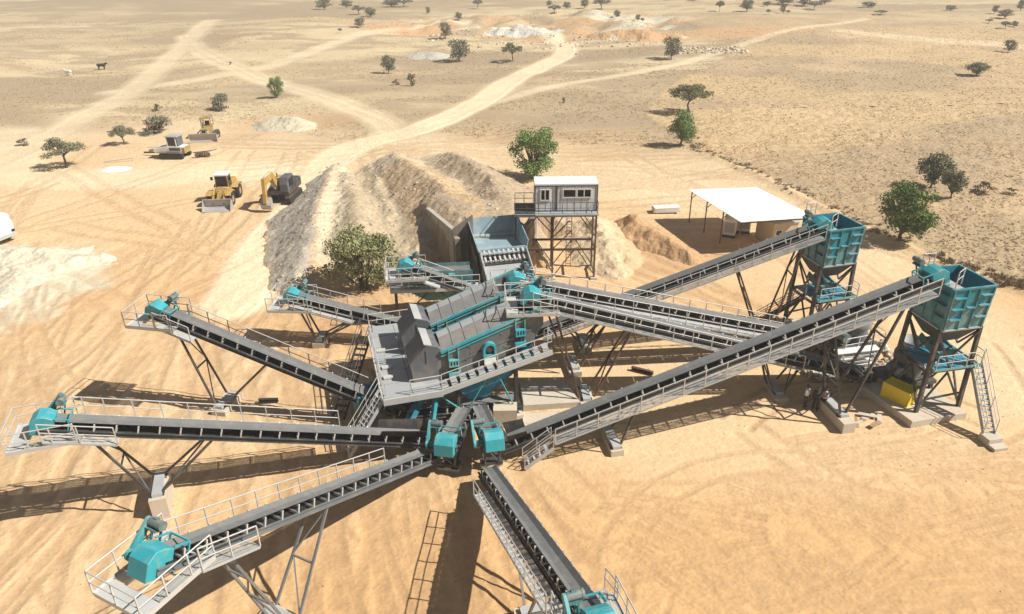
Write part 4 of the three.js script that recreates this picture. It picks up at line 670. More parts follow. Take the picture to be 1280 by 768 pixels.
{
  const g = thing('control_cabin', 'light grey control cabin with dark windows on top of the steel tower', 'cabin', [2.1, 6.34, -60.25]);
  const room = (x0, x1, nm) => {
    const w = x1 - x0, H = 2.35, Dp = 2.1; const b = mb(); b.box((x0 + x1) / 2, H / 2, -Dp / 2, w, H, Dp); const r = b.build(nm, M.cabin, g);
    for (let x = x0 + 0.3; x < x1 - 0.1; x += 0.6) mb().box(x, H / 2, 0.008, 0.02, H - 0.1, 0.012).build('panel_seam', M.cabinTrim, r);
    for (const x of [x0, x1]) for (const zz of [0, -Dp]) mb().box(x, H / 2, zz, 0.09, H, 0.09).build('frame_trim', M.cabinTrim, g); for (const [y, hh] of [[H - 0.05, 0.12], [0.05, 0.1]]) mb().box((x0 + x1) / 2, y, 0.01, w - 0.1, hh, 0.06).build('frame_trim', M.cabinTrim, g);
    const rf = mb().box((x0 + x1) / 2, H + 0.06, -Dp / 2, w + 0.12, 0.12, Dp + 0.14).build('roof', M.cabin, g);
  };
  room(0, 1.75, 'wall'); room(1.88, 5.35, 'wall');
  const win = (x, y, w, h, n) => { const f = mb(); f.box(x, y + h / 2, 0.04, w + 0.12, 0.08, 0.06).box(x, y - h / 2, 0.04, w + 0.12, 0.08, 0.06); for (let k = 0; k <= n; k++) f.box(x - w / 2 + w * k / n, y, 0.04, 0.08, h - 0.08, 0.06); const o = f.build('window', M.white, g); for (let k = 0; k < n; k++) mb().box(x - w / 2 + w * (k + 0.5) / n, y, 0.03, w / n - 0.08, h - 0.08, 0.02).build('pane', M.glass, o); };
  win(0.85, 1.5, 0.75, 0.95, 2); win(2.95, 1.62, 1.1, 0.72, 1); win(4.2, 1.62, 1.2, 0.72, 2);
  mb().box(-0.03, 1.0, -1.1, 0.05, 1.95, 0.8).build('door', M.cabinTrim, g);
  mb().box(2.4, 0.45, -2.2, 0.8, 0.6, 0.25).build('air_conditioner', M.white, g);
}
// ----- loading hoppers on towers
function bin(label, pos, rot, stairSpec, group) {
  const g = thing('hopper_tower', label, 'hopper', pos, rot, undefined), wt = 1.42, wb = 1.36, dt = 1.5, db = 1.42, y0 = 6.35, y1 = 9.15;
  const T = [[-wt, y1, dt], [wt, y1, dt], [wt, y1, -dt], [-wt, y1, -dt]], B = [[-wb, y0, db], [wb, y0, db], [wb, y0, -db], [-wb, y0, -db]];
  for (let i = 0; i < 4; i++) { const a = B[i], b = B[(i + 1) % 4], c = T[(i + 1) % 4], d = T[i]; mb().slab(a, b, c, d, -0.05).build('bin_wall', M.bin, g); 
    const L3 = (p, q, t) => p.map((v, k) => mix(v, q[k], t)), n = V3(b).sub(V3(a)).cross(V3(d).sub(V3(a))).normalize();
    const pt = (f, h, o = 0) => { const p = L3(L3(a, b, f), L3(d, c, f), h); return [p[0] + n.x * o, p[1] + n.y * o, p[2] + n.z * o]; };
    for (const f of [0.02, 0.36, 0.64, 0.98]) mb().bar(pt(f, 0.01, 0.04), pt(f, 0.99, 0.04), 0.1, 0.09, n).build('upright_rib', M.bin, g);
    for (const [f0, f1, hs] of [[0.05, 0.31, [0.28, 0.53, 0.8]], [0.41, 0.59, [0.55]], [0.69, 0.95, [0.3, 0.58, 0.82]]]) for (const h of hs) mb().bar(pt(f0, h, 0.11), pt(f1, h, 0.11), 0.26, 0.05, new THREE.Vector3(0, 1, 0)).build('stiffener', M.bin, g);
    mb().bar(pt(-0.02, 1, 0.03), pt(1.02, 1, 0.03), 0.14, 0.1).build('rim', M.bin, g); mb().bar(pt(0, 0, 0.02), pt(1, 0, 0.02), 0.1, 0.1).build('bottom_rail', M.galvDull, g);
  }
  const C = [[-0.7, 5.2, 0.7], [0.7, 5.2, 0.7], [0.7, 5.2, -0.7], [-0.7, 5.2, -0.7]]; for (let i = 0; i < 4; i++) mb().slab(B[i], B[(i + 1) % 4], C[(i + 1) % 4], C[i], -0.04).build('cone_wall', M.frame, g);
  for (const [x, z] of [[-1, 1], [1, 1], [1, -1], [-1, -1]]) mb().bar([x * 1.55, 0.3, z * 1.42], [x * 1.42, y0, z * 1.3], 0.22, 0.22).build('leg', M.frame, g);
  const br = (a, b, w = 0.1) => mb().bar(a, b, w).build('brace', M.frame, g);
  for (const z of [1.36, -1.36]) { br([-1.48, 3.4, z], [1.48, 3.4, z], 0.16); br([-1.44, 6.1, z], [0, 3.6, z]); br([1.44, 6.1, z], [0.1, 4.6, z]); br([-1.52, 0.7, z], [0, 3.2, z]); br([1.52, 0.7, z], [0, 3.2, z]); br([-1.5, 1.3, z], [1.5, 1.5, z]); }
  for (const x of [1.48, -1.48]) { br([x, 3.4, -1.36], [x, 3.4, 1.36], 0.16); br([x, 6.1, -1.3], [x, 4.4, 0]); br([x, 6.1, 1.3], [x, 4.4, 0]); br([x, 0.7, -1.36], [x, 3.2, 0]); br([x, 0.7, 1.36], [x, 3.2, 0]); }
  for (let i = 0; i < 3; i++) for (let j = 0; j < 2; j++) mb().box(-1.05 + i * 1.05 + 0.3, 3.55, -0.75 + j * 1.5 + 0.1, 1.02, 0.05, 1.47).build('deck_plate', M.blue, g);
  const pf = M.teal; mb().bar([-1.3, 3.62, 1.6], [2.0, 3.62, 1.6], 0.08, 0.14).bar([2.0, 3.62, 1.6], [2.0, 3.62, -1.5], 0.08, 0.14).bar([-1.2, 3.62, -1.2], [1.9, 3.62, 1.5], 0.08, 0.08).bar([-1.2, 3.62, 1.4], [1.9, 3.62, -1.3], 0.08, 0.08).build('deck_beam', pf, g);
  railRun(g, [[-1.2, 3.58, 1.62], [2.02, 3.58, 1.62], [2.02, 3.58, 0.8]], M.galvDull, 1.1);
  const fd = mb(); fd.box(0, 4.35, 0, 1.1, 0.4, 1.6, 0, 0, 0.12).bar([-0.6, 4.2, 0.9], [-0.6, 4.7, -0.9], 0.1, 0.5).bar([0.6, 4.2, 0.9], [0.6, 4.7, -0.9], 0.1, 0.5); fd.build('vibrating_feeder', M.tealDark, g);
  mb().rod([-0.35, 3.95, 0.2], [0.35, 3.95, 0.2], 0.2, 12).build('feeder_motor', M.motor, g);
  railRun(g, [[-wt, y1 + 0.02, -0.9], [-wt, y1 + 0.02, -dt + 0.1], [-0.6, y1 + 0.02, -dt + 0.1]], M.galv, 1.2); railRun(g, [[-wt + 0.1, y1 + 0.02, dt - 0.1], [-0.5, y1 + 0.02, dt - 0.6]], M.galv, 1.2);
  mb().box(-1.0, y1 - 0.05, 0, 0.8, 0.04, 2.8).build('top_grating', M.grating, g);
  stair(g, ...stairSpec);
  return g;
}
bin('nearer teal loading hopper, stair on its right and yellow skip at its foot', [26.95, 0, -40.0], 0.2, [[1.25, 0.5, 4.35], [2.05, 3.6, 1.25], 0.7, M.galvDull, M.galv]);
bin('farther teal loading hopper in front of the white shed roof', [23.3, 0, -49.6], 0.26, [[-4.0, 0.2, -2.0], [-1.5, 3.6, 0.4], 0.7, M.rust, M.galvDull]);
{ const f = thing('stair_footing', 'stepped concrete block at the foot of the stair of the nearer hopper', 'footing', [29.05, 0, -35.75], 0.2); mb().box(0, 0.15, 0, 0.95, 0.7, 0.8).build('block', M.concrete, f); mb().box(0.02, 0, 0.65, 0.95, 0.4, 0.5).build('step', M.concrete, f); }
slabAt('concrete base slab under the nearer teal hopper', [[25.0, -37.3], [28.9, -38.2], [27.8, -42.6], [23.6, -41.5]], 0.45);
slabAt('concrete base slab under the farther teal hopper', [[21.6, -47.8], [25.4, -48.8], [24.4, -51.9], [20.8, -50.6]], 0.3);
// crusher bodies and belt feeder frames beneath the hoppers
function crusher(label, pos, rot, h, rail = true) {
  const g = thing('cone_crusher', label, 'crusher', pos, rot);
  mb().add(new THREE.LatheGeometry([[0.9, 0], [1.0, 0.5], [0.85, 0.9], [1.0, 1.1], [1.0, 1.45], [0.75, 1.6], [0.6, 1.95], [0, 1.95]].map((p) => new THREE.Vector2(...p)), 24), new THREE.Matrix4().makeTranslation(0, h, 0)).build('crusher_body', M.channel, g);
  mb().add(new THREE.LatheGeometry([[0.55, 0], [0.8, 0.5], [0.76, 0.5], [0.5, 0]].map((p) => new THREE.Vector2(...p)), 20), new THREE.Matrix4().makeTranslation(0, h + 1.95, 0)).build('feed_cone', M.galvDull, g);
  mb().rod([-1.3, h + 0.6, 0.9], [-1.3, h + 0.6, -0.1], 0.35, 16).build('electric_motor', M.motor, g);
  mb().box(-0.3, h - 0.15, 0.2, 3.2, 0.25, 2.4).build('base_frame', M.frame, g);
  for (const [x, z] of [[-1.6, 1.2], [1.1, 1.2], [1.1, -0.8], [-1.6, -0.8]]) mb().box(x, (h - 0.2) / 2, z, 0.22, h - 0.2, 0.22).build('leg', M.frame, g);
  if (rail) railRun(g, [[-1.9, h, 1.5], [1.4, h, 1.5], [1.4, h, -1.2]], M.galv, 1.1);
}
crusher('squat grey crusher on a steel frame below the farther hopper, among the rubble', [24.6, 0, -45.9], 0.3, 1.6);
crusher('squat grey crusher under the nearer teal hopper behind the yellow skip', [26.7, 0, -42.0], 0.2, 1.2, false);
// ================= trees, bushes, grass, stones =================
function leafMat(r, g, b) { return new THREE.MeshStandardMaterial({ color: 0xffffff, vertexColors: true, roughness: 0.85, side: THREE.DoubleSide, userData: { c: [r, g, b] } }); }
const LEAF = leafMat();
// kind: 'umbrella' | 'tall' | 'bush' | 'scrub'; unit size: crown 1 wide, 1 high overall, scaled per tree at build
function makeTree(kind, w, h, leaves, leafSize, col, sd) {
  seed(sd); const tr = mb(), P = [], Cc = [], up = new THREE.Vector3(0, 1, 0), tips = [];
  const base = kind === 'umbrella' ? 0.42 : kind === 'tall' ? 0.06 : kind === 'green' ? 0.16 : 0.04;
  const nl = kind === 'bush' ? 26 : kind === 'umbrella' ? 20 : kind === 'scrub' ? 9 : 30; const lean = rr(-0.06, 0.06) * w;
  let p0 = new THREE.Vector3(0, -0.2, 0), r0 = 0.035 * h + 0.02; const fork = new THREE.Vector3(lean, base * h, rr(-0.04, 0.04) * w);
  if (kind !== 'bush' && kind !== 'scrub') { const mid = p0.clone().lerp(fork, 0.55).add(new THREE.Vector3(rr(-0.05, 0.05) * w, 0, rr(-0.05, 0.05) * w)); tr.rod(p0, mid, r0, 7, r0 * 0.8); tr.rod(mid, fork, r0 * 0.8, 7, r0 * 0.65); }
  for (let i = 0; i < nl; i++) {
    const a = i / nl * 6.283 + rr(-0.3, 0.3); let rad, y;
    if (kind === 'umbrella') { rad = Math.sqrt(rr(0.02, 1)) * 0.46; y = 0.9 - rad * rad * 1.5 + rr(-0.14, 0.02); }
    else if (kind === 'tall' || kind === 'green') { y = rr(base + 0.1, 0.92); const t = (y - base) / (1 - base); rad = 0.46 * Math.sqrt(Math.max(0.05, 1 - Math.pow(2 * t - 0.95, 2) * 0.9)) * rr(0.35, 1); }
    else { y = rr(0.15, 0.85); rad = 0.48 * Math.sqrt(Math.max(0.04, 1 - y * y)) * rr(0.3, 1); }
    const tip = new THREE.Vector3(Math.cos(a) * rad * w + lean, y * h, Math.sin(a) * rad * w), st = kind === 'bush' || kind === 'scrub' ? new THREE.Vector3(rr(-0.05, 0.05) * w, 0, rr(-0.05, 0.05) * w) : fork.clone().lerp(p0, rr(0, 0.2));
    const m = st.clone().lerp(tip, 0.5).add(new THREE.Vector3(0, 0.05 * h, 0)); tr.rod(st, m, r0 * 0.42, 5, r0 * 0.3); tr.rod(m, tip, r0 * 0.3, 5, r0 * 0.1); tips.push(tip);
  }
  for (let i = 0; i < leaves; i++) {
    const t = tips[Math.floor(rnd() * tips.length)], cr = (kind === 'umbrella' ? 0.17 : 0.19) * w, ch = (kind === 'umbrella' ? 0.10 : 0.13) * h;
    let u = rr(-1, 1), v = rr(-1, 1), q = rr(-1, 1); const L = Math.hypot(u, v, q) || 1, rad = Math.pow(rnd(), 0.45); u = u / L * rad; v = v / L * rad; q = q / L * rad;
    const c = new THREE.Vector3(t.x + u * cr, Math.max(0.03, t.y + v * ch), t.z + q * cr), s = leafSize * rr(0.55, 1.25), e1 = new THREE.Vector3(rr(-1, 1), rr(-0.7, 0.7), rr(-1, 1)).normalize(), e2 = e1.clone().cross(new THREE.Vector3(rr(-1, 1), rr(-1, 1), rr(-1, 1))).normalize();
    const A = c.clone().addScaledVector(e1, s * 0.5), B = c.clone().addScaledVector(e2, s * 0.32), C = c.clone().addScaledVector(e1, -s * 0.5), D = c.clone().addScaledVector(e2, -s * 0.32);
    const k = 0.65 + 0.7 * fbm(c.x * 1.3 + sd, c.y * 1.3 + c.z, 2) + rr(-0.16, 0.16), w2 = rnd() * 0.35;
    for (const V of [A, B, C, A, C, D]) { P.push(V.x, V.y, V.z); Cc.push((col[0] + w2 * 0.05) * k, (col[1] + w2 * 0.03) * k, col[2] * k); }
  }
  const g = new THREE.BufferGeometry(); g.setAttribute('position', new THREE.Float32BufferAttribute(P, 3)); g.setAttribute('color', new THREE.Float32BufferAttribute(Cc, 3)); g.computeVertexNormals();
  return { trunk: tr.geo(), crown: g, w, h };
}
const GG = [0.23, 0.225, 0.145], GR = [0.17, 0.26, 0.075], OL = [0.28, 0.29, 0.14], DK = [0.17, 0.175, 0.11];
const PROT = {
  umb: makeTree('umbrella', 5, 4.3, 4200, 0.22, GG, 11), umb2: makeTree('umbrella', 4, 3.4, 3400, 0.2, GG, 12), umb3: makeTree('umbrella', 6.5, 4.4, 4800, 0.24, [0.2, 0.205, 0.11], 13),
  tall: makeTree('tall', 5.2, 6.6, 8200, 0.24, GR, 21), green: makeTree('green', 4.6, 5.6, 6200, 0.24, GR, 22), green2: makeTree('green', 5.2, 5.8, 8200, 0.25, [0.12, 0.185, 0.045], 29),
  bush: makeTree('bush', 7.0, 4.4, 11000, 0.22, OL, 31), bush2: makeTree('bush', 3.6, 2.6, 1500, 0.26, [0.2, 0.195, 0.13], 32), dark: makeTree('green', 3.7, 3.6, 3600, 0.24, DK, 41), scrub: makeTree('scrub', 1.8, 1.2, 420, 0.22, [0.22, 0.19, 0.115], 42), far: makeTree('green', 5, 3.6, 1500, 0.36, [0.22, 0.225, 0.145], 51), far2: makeTree('umbrella', 5, 3.4, 1300, 0.36, [0.22, 0.22, 0.145], 52), dry: makeTree('scrub', 2.0, 1.0, 500, 0.2, [0.26, 0.2, 0.11], 53),
};
function plant(name, p, x, z, w, h, rot, label, category, group) {
  const t = thing(name, label, category, [x, gh(x, z), z], rot, group), q = PROT[p]; t.scale.set(w / q.w, h / q.h, w / q.w);
  part('trunk', q.trunk, M.bark, t); part('crown', q.crown, LEAF, t); return t;
}
plant('acacia_tree', 'umb', -60.8, -98, 5.2, 4.4, 0.3, 'flat topped grey green acacia on the left, nearest the left edge', 'tree');
plant('acacia_tree', 'umb2', -58.5, -110, 3.6, 3.0, 1.3, 'small grey green acacia between the flat topped acacia and the low bush', 'tree');
plant('thorn_bush', 'bush2', -56.5, -117.6, 4.6, 3.0, 0.7, 'wide grey green bush left of the farther bulldozer', 'bush');
plant('thorn_bush', 'bush2', -52.2, -134, 3.5, 3.2, 2.0, 'rounded grey green bush beyond the bulldozers, left of the slender tree', 'bush');
plant('slender_tree', 'tall', -45.2, -145.2, 2.9, 4.1, 1, 'slender upright dark tree left of the white gravel heap', 'tree');
plant('scrub_bush', 'scrub', -63.3, -133, 1.8, 1.5, 0, 'small dark scrub bush behind the wide grey green bush', 'bush');
plant('scrub_bush', 'scrub', -74, -110.4, 1.9, 1.2, 2, 'low brown scrub at the left edge beyond the flat topped acacia', 'bush');
plant('broadleaf_tree', 'tall', 3.0, -90.3, 5.6, 6.7, 0.5, 'tall dense bright green tree behind the control cabin', 'tree');
plant('green_bush', 'bush', -13.0, -58.2, 6.8, 6.3, 0.4, 'large green bush at the foot of the earth ramp beside the upper left conveyor', 'bush');
plant('broadleaf_tree', 'green', 24.9, -105, 4.0, 5.4, 1.1, 'bright green tree just below the flat topped acacia in the middle distance', 'tree');
plant('acacia_tree', 'umb3', 30.6, -126, 6.6, 5.2, 0.2, 'dark flat topped acacia behind a bright green tree at the field edge', 'tree');
plant('broadleaf_tree', 'green2', 39, -67.8, 5.2, 6.0, 0.8, 'full green tree at the field edge behind the farther hopper', 'tree');
plant('broadleaf_tree', 'dark', 50.4, -84.5, 3.9, 4.2, 0.1, 'dark grey green tree behind the full green tree at the field edge', 'tree');
plant('broadleaf_tree', 'dark', 50.8, -80.4, 2.6, 3.3, 2.4, 'small upright tree right of the dark grey green one in the field', 'tree');
plant('broadleaf_tree', 'far', 41, -191.9, 5.2, 5.2, 0.6, 'lone rounded dark tree on the track right of the far quarry', 'tree');
plant('broadleaf_tree', 'far', -28.8, -180.4, 3.8, 4.2, 2.6, 'small rounded tree left of the far quarry on open grass', 'tree');
plant('scrub_bush', 'scrub', -20.3, -156.4, 2.2, 2.7, 1, 'thin upright scrub below the small rounded tree near the centre', 'bush');
plant('scrub_bush', 'scrub', -23.9, -158.4, 1.9, 1.3, 2.2, 'low scrub left of the thin upright scrub', 'bush');
plant('dry_bush', 'dry', 55.6, -82.2, 2.4, 1.3, 0, 'low dry yellow bush right of the field edge trees', 'bush');
plant('dry_bush', 'dry', 58.2, -81.6, 1.6, 0.7, 1.4, 'smaller dry bush close to the right edge', 'bush');
plant('thorn_bush', 'dark', 98.2, -158.8, 4.6, 2.6, 0.2, 'dark wide bush in the upper right field', 'bush');
plant('thorn_bush', 'far', 126.8, -194, 3.6, 3.0, 1.2, 'dark bush at the right edge above the dark wide bush', 'bush');
plant('scrub_bush', 'scrub', -69.2, -189, 0.9, 0.8, 0.5, 'tiny dark scrub on the track junction at upper left', 'bush');
plant('thorn_bush', 'far', -12.7, -197, 6.4, 5.2, 0.9, 'large grey green bush left of the white quarry heap', 'bush');
plant('broadleaf_tree', 'far', -19.3, -234.7, 4.1, 4.7, 1.9, 'rounded tree on the orange quarry edge left of the white heap', 'tree');
plant('broadleaf_tree', 'far2', 0.9, -193.3, 5.2, 4.8, 0.2, 'tree in front of the white quarry heap', 'tree');
plant('scrub_bush', 'scrub', 9.8, -135, 0.8, 1.2, 0.5, 'tiny lone shrub in the grass right of the main dirt road', 'bush');
plant('scrub_bush', 'scrub', -22.3, -169, 1.0, 1.4, 0.1, 'tiny scrub under the small rounded tree', 'bush');
{
  const F = [[-75.2, -321.5, 6.5, 3.7], [-71.7, -346.8, 5.6, 3], [-56.8, -297.4, 4.9, 3.2], [-51.5, -291.1, 4.8, 3.1], [-49.4, -258, 4, 2.8], [-51.1, -340.5, 7.6, 2.9], [-45.2, -339.8, 6.9, 3.3], [-31.6, -307, 1.9, 2.5], [-12.9, -325.1, 4, 3.5], [-18.1, -279.6, 2.6, 2.5], [-53, -243.4, 1.3, 1.5],
    [17, -292.8, 4.5, 2.9], [17.2, -332.6, 2.7, 2], [23.5, -321, 3.6, 2.5], [30.9, -320.1, 3.9, 3.1], [36.9, -312.6, 7, 3.9], [38.9, -282.1, 2.6, 2.5], [42.7, -258.9, 1.9, 1.8], [44.7, -261, 1.3, 1.6], [69.2, -337.9, 3.4, 1.6],
    [77.6, -329.3, 3.7, 1.9], [77, -286.7, 2.9, 3.7], [85.6, -282.9, 4.9, 3.6], [99.3, -302.5, 3.7, 1.7], [109.5, -314.7, 8.3, 3.3], [116.8, -324.7, 5.3, 3.2], [98.5, -281.6, 2.6, 3.1], [116.3, -310.5, 5.1, 3], [117, -300.6, 4.9, 2.9], [127.1, -316.2, 5.1, 2.4], [99.5, -278.7, 1.4, 1.4], [90.9, -274.2, 1.7, 1.6], [138, -301.5, 6.1, 1.8], [129.7, -273, 4.5, 1.4],
    [158.7, -281.1, 4, 1.6], [162.1, -254.8, 4.7, 2.5], [165.7, -266.8, 2.2, 2.4], [149.6, -242.4, 2, 1.2], [147.5, -230.3, 2.9, 2.1], [152.3, -233.9, 1.9, 1.6], [178.6, -273.5, 2.8, 3.3]];
  const G4 = [['far trees left of the quarry', 'along the top edge, left of the quarry'], ['far trees above the quarry', 'above the far quarry'], ['far trees right of the quarry', 'along the top edge right of the quarry'], ['far bushes in the upper right corner', 'in the upper right corner']];
  const ORD = ['first', 'second', 'third', 'fourth', 'fifth', 'sixth', 'seventh', 'eighth', 'ninth', 'tenth', 'eleventh', 'twelfth', 'thirteenth', 'fourteenth', 'fifteenth'];
  G4.forEach(([grp, where], q) => F.filter((f) => (f[0] < -5 ? 0 : f[0] < 70 ? 1 : f[0] < 140 ? 2 : 3) === q).sort((a, b) => a[0] / a[1] > b[0] / b[1] ? -1 : 1).forEach(([x, z, w, h], i) => { const sz = w > 4.6 ? 'broad dark tree' : h > w * 0.9 ? 'small upright dark tree' : 'low dark bush'; plant('distant_tree', ['far', 'far2', 'far'][i % 3], x, z, w * 1.05, h * 1.1, i * 1.7, `${sz}, ${ORD[i]} from the left ${where}`, 'tree', grp); }));
}
// dry grass and stubble: uncountable, instanced
function tuftGeo(n, sd, wide) { seed(sd); const P = []; for (let i = 0; i < n; i++) { const a = rr(0, 6.28), r = rr(0, 0.35) * wide, x = Math.cos(a) * r, z = Math.sin(a) * r, hh = rr(0.5, 1), b = rr(0, 6.28), w = 0.07 * wide, lx = rr(-0.35, 0.35), lz = rr(-0.35, 0.35); P.push(x - Math.cos(b) * w, 0, z - Math.sin(b) * w, x + Math.cos(b) * w, 0, z + Math.sin(b) * w, x + lx, hh, z + lz); } const g = new THREE.BufferGeometry(); g.setAttribute('position', new THREE.Float32BufferAttribute(P, 3)); g.computeVertexNormals(); return g; }
function scatter(name, label, category, geo, mat, N, sd, pick, cols) {
  seed(sd); const L = []; let guard = 0; while (L.length < N && guard++ < N * 12) { const r = pick(); if (r) L.push(r); }
  const im = new THREE.InstancedMesh(geo, mat, L.length), m = new THREE.Matrix4(), q = new THREE.Quaternion(), c = new THREE.Color();
  L.forEach(([x, y, z, sx, sy], i) => { q.setFromEuler(new THREE.Euler(rr(-0.1, 0.1), rr(0, 6.28), rr(-0.1, 0.1))); m.compose(new THREE.Vector3(x, y, z), q, new THREE.Vector3(sx, sy, sx)); im.setMatrixAt(i, m); const k = rr(0.7, 1.25), b = cols[Math.floor(rnd() * cols.length)]; im.setColorAt(i, c.setRGB(b[0] * k, b[1] * k, b[2] * k)); });
  tagTop(im, name, label, category, null, 'stuff'); return im;
}
const GRASSM = new THREE.MeshStandardMaterial({ color: 0xffffff, roughness: 0.95, side: THREE.DoubleSide });
const STB = [[0.44, 0.32, 0.18], [0.5, 0.37, 0.21], [0.36, 0.25, 0.14], [0.55, 0.42, 0.25]];
scatter('stubble', 'brown dry stubble and weeds covering the fallow field on the right', 'stubble', tuftGeo(9, 3, 1.1), GRASSM, 26000, 901, () => {
  const t = Math.pow(rnd(), 1.5), z = -48 - t * 190, x = rr(26, 40 + (-z) * 0.78); if (fieldMask(x, z) < 0.7 || x > -z * 0.8 + 8) return null; if (fbm(x * 0.25, z * 0.25, 2) < rr(0.25, 0.55)) return null; return [x, gh(x, z) - 0.03, z, rr(0.3, 0.75), rr(0.05, 0.17)];
}, STB);
scatter('dry_grass', 'straw coloured dry grass tufts on the open plain at the back and left', 'grass', tuftGeo(8, 4, 1.2), GRASSM, 26000, 902, () => {
  const t = Math.pow(rnd(), 1.2), z = -88 - t * 210, x = rr(z * 0.78, -z * 0.5); if (yardMask(x, z) > 0.4 || fieldMask(x, z) > 0.5) return null; if (fbm(x * 0.06, z * 0.12, 3) < rr(0.35, 0.6)) return null;
  for (const r of ROADS) for (let i = 0; i < r.p.length - 1; i++) { const [ax, az] = r.p[i], [bx, bz] = r.p[i + 1], k = clamp01(((x - ax) * (bx - ax) + (z - az) * (bz - az)) / ((bx - ax) ** 2 + (bz - az) ** 2)); if (Math.hypot(x - ax - k * (bx - ax), z - az - k * (bz - az)) < r.w + 0.8) return null; }
  return [x, gh(x, z) - 0.03, z, rr(0.3, 0.8), rr(0.08, 0.26)];
}, [[0.50, 0.39, 0.22], [0.44, 0.335, 0.19], [0.56, 0.44, 0.26], [0.36, 0.28, 0.16]]);
scatter('weed_hedge', 'line of dark dry weeds along the edge between yard and field', 'weeds', tuftGeo(26, 5, 1.5), GRASSM, 520, 903, () => { const z = rnd() < 0.5 ? rr(-64, -44) : rr(-110, -46), x = fieldEdgeX(z) + rr(-0.9, 0.9) * (rnd() < 0.3 ? 2 : 1); if (fbm(z * 0.25 + 3, 1, 2) < rr(0.2, 0.6)) return null; return [x, gh(x, z), z, rr(0.3, 0.8), rr(0.15, 0.5) * (z > -66 ? 1.3 : 0.7)]; }, [[0.34, 0.26, 0.15], [0.4, 0.31, 0.18], [0.26, 0.2, 0.12]]);
// stones
function rockGeo(sd) { const g = new THREE.IcosahedronGeometry(0.5, 1), p = g.attributes.position; for (let i = 0; i < p.count; i++) { const x = p.getX(i), y = p.getY(i), z = p.getZ(i), k = 0.7 + 0.6 * fbm(x * 2.2 + sd * 3, y * 2.2 + z * 2.2, 2); p.setXYZ(i, x * k, y * k * 0.75, z * k); } g.computeVertexNormals(); return g; }
const ROCKM = new THREE.MeshStandardMaterial({ color: 0xffffff, roughness: 0.95, flatShading: true });
const sc1 = (n, lab, N, sd, pick, cols) => scatter(n, lab, 'stones', rockGeo(sd), ROCKM, N, sd, pick, cols);
sc1('loose_stones', 'loose grey stones scattered over the flank of the earth ramp', 3000, 911, () => { const x = rr(-30, 8), z = rr(-102, -54), h = rampH(x, z); if (h < -0.2 || fbm(x * 0.3, z * 0.3, 2) < rr(0.3, 0.65)) return null; const s = rr(0.07, 0.16) + (rnd() < 0.03 ? 0.25 : 0); return [x, gh(x, z) + Math.max(h, 0), z, s, s]; }, [[0.4, 0.36, 0.29], [0.5, 0.42, 0.3], [0.3, 0.26, 0.2]]);
sc1('clods', 'small earth clods and pebbles lying over the bare yard', 1600, 912, () => { const z = rr(-82, -24), x = rr(-45, 40); if (fieldMask(x, z) > 0.3) return null; if (fbm(x * 0.12, z * 0.12, 2) < rr(0.35, 0.7)) return null; const s = rr(0.04, 0.11); return [x, gh(x, z), z, s, s]; }, [[0.42, 0.27, 0.14], [0.5, 0.36, 0.2]]);
sc1('quarry_boulders', 'pale boulders lying around the far quarry', 420, 913, () => { const k = rnd(), x = k < 0.35 ? rr(44, 62) : rr(-30, 44), z = k < 0.35 ? rr(-208, -198) : rr(-250, -204); if (k >= 0.35 && fbm(x * 0.09, z * 0.09, 2) < 0.52) return null; const s = rr(0.4, 1.1); return [x, gh(x, z) + s * 0.05, z, s, s]; }, [[0.55, 0.46, 0.33], [0.48, 0.36, 0.23], [0.6, 0.54, 0.44]]);
sc1('crushed_rubble', 'pale broken stone heaped around the bases of the two teal hoppers', 1100, 914, () => { const x = rr(20.5, 28), z = rr(-48, -42.6); if (fbm(x * 0.5, z * 0.5, 2) < rr(0.3, 0.6)) return null; const s = rr(0.1, 0.34); return [x, gh(x, z) + rr(0, 0.4) * fbm(x * 0.4, z * 0.4, 2) + 0.1, z, s, s]; }, [[0.5, 0.44, 0.35], [0.42, 0.35, 0.26], [0.62, 0.58, 0.5], [0.34, 0.27, 0.19]]);
// ================= shed, machines, people, animals =================
{ // open shed with a white sheet roof, its plan a slightly skewed rectangle
  const g = thing('open_shed', 'open sided shed with a flat white sheet metal roof on thin dark posts', 'shed', [23.9, 0, -69.85]);
  const C = [[-5.1, -4.5], [2.3, -5.1], [5.2, 4.2], [-2.3, 5.3]], at = (u, v, y) => [mix(mix(C[0][0], C[1][0], u), mix(C[3][0], C[2][0], u), v), y, mix(mix(C[0][1], C[1][1], u), mix(C[3][1], C[2][1], u), v)];
  const n = 8; for (let i = 0; i < n; i++) for (let j = 0; j < 2; j++) { const u0 = i / n, u1 = (i + 1) / n - 0.0015, y = 3.5 + (i % 2) * 0.01 + (j ? 0 : 0.016), v0 = j * 0.5 - (j ? 0.01 : 0), v1 = j * 0.5 + 0.5; mb().slab(at(u0, v0, y), at(u0, v1, y), at(u1, v1, y), at(u1, v0, y), 0.03).build('roof_sheet', M.roofWhite, g); }
  for (const v of [0.04, 0.35, 0.66, 0.97]) { for (const u of [0.03, 0.97]) { const p = at(u, v, 0), q = at(u, v, 3.42); mb().bar(p, q, 0.1).build('post', M.rust, g); const s = u < 0.5 ? 0.1 : -0.1; mb().bar(at(u, v, 2.7), at(u + s, v, 3.3), 0.06).build('knee_brace', M.rust, g); } mb().bar(at(0.03, v, 3.33), at(0.97, v, 3.33), 0.08, 0.14).build('rafter', M.rust, g); }
  for (const u of [0.03, 0.35, 0.65, 0.97]) mb().bar(at(u, 0.01, 3.44), at(u, 0.99, 3.44), 0.06, 0.09).build('purlin', M.rust, g);
}
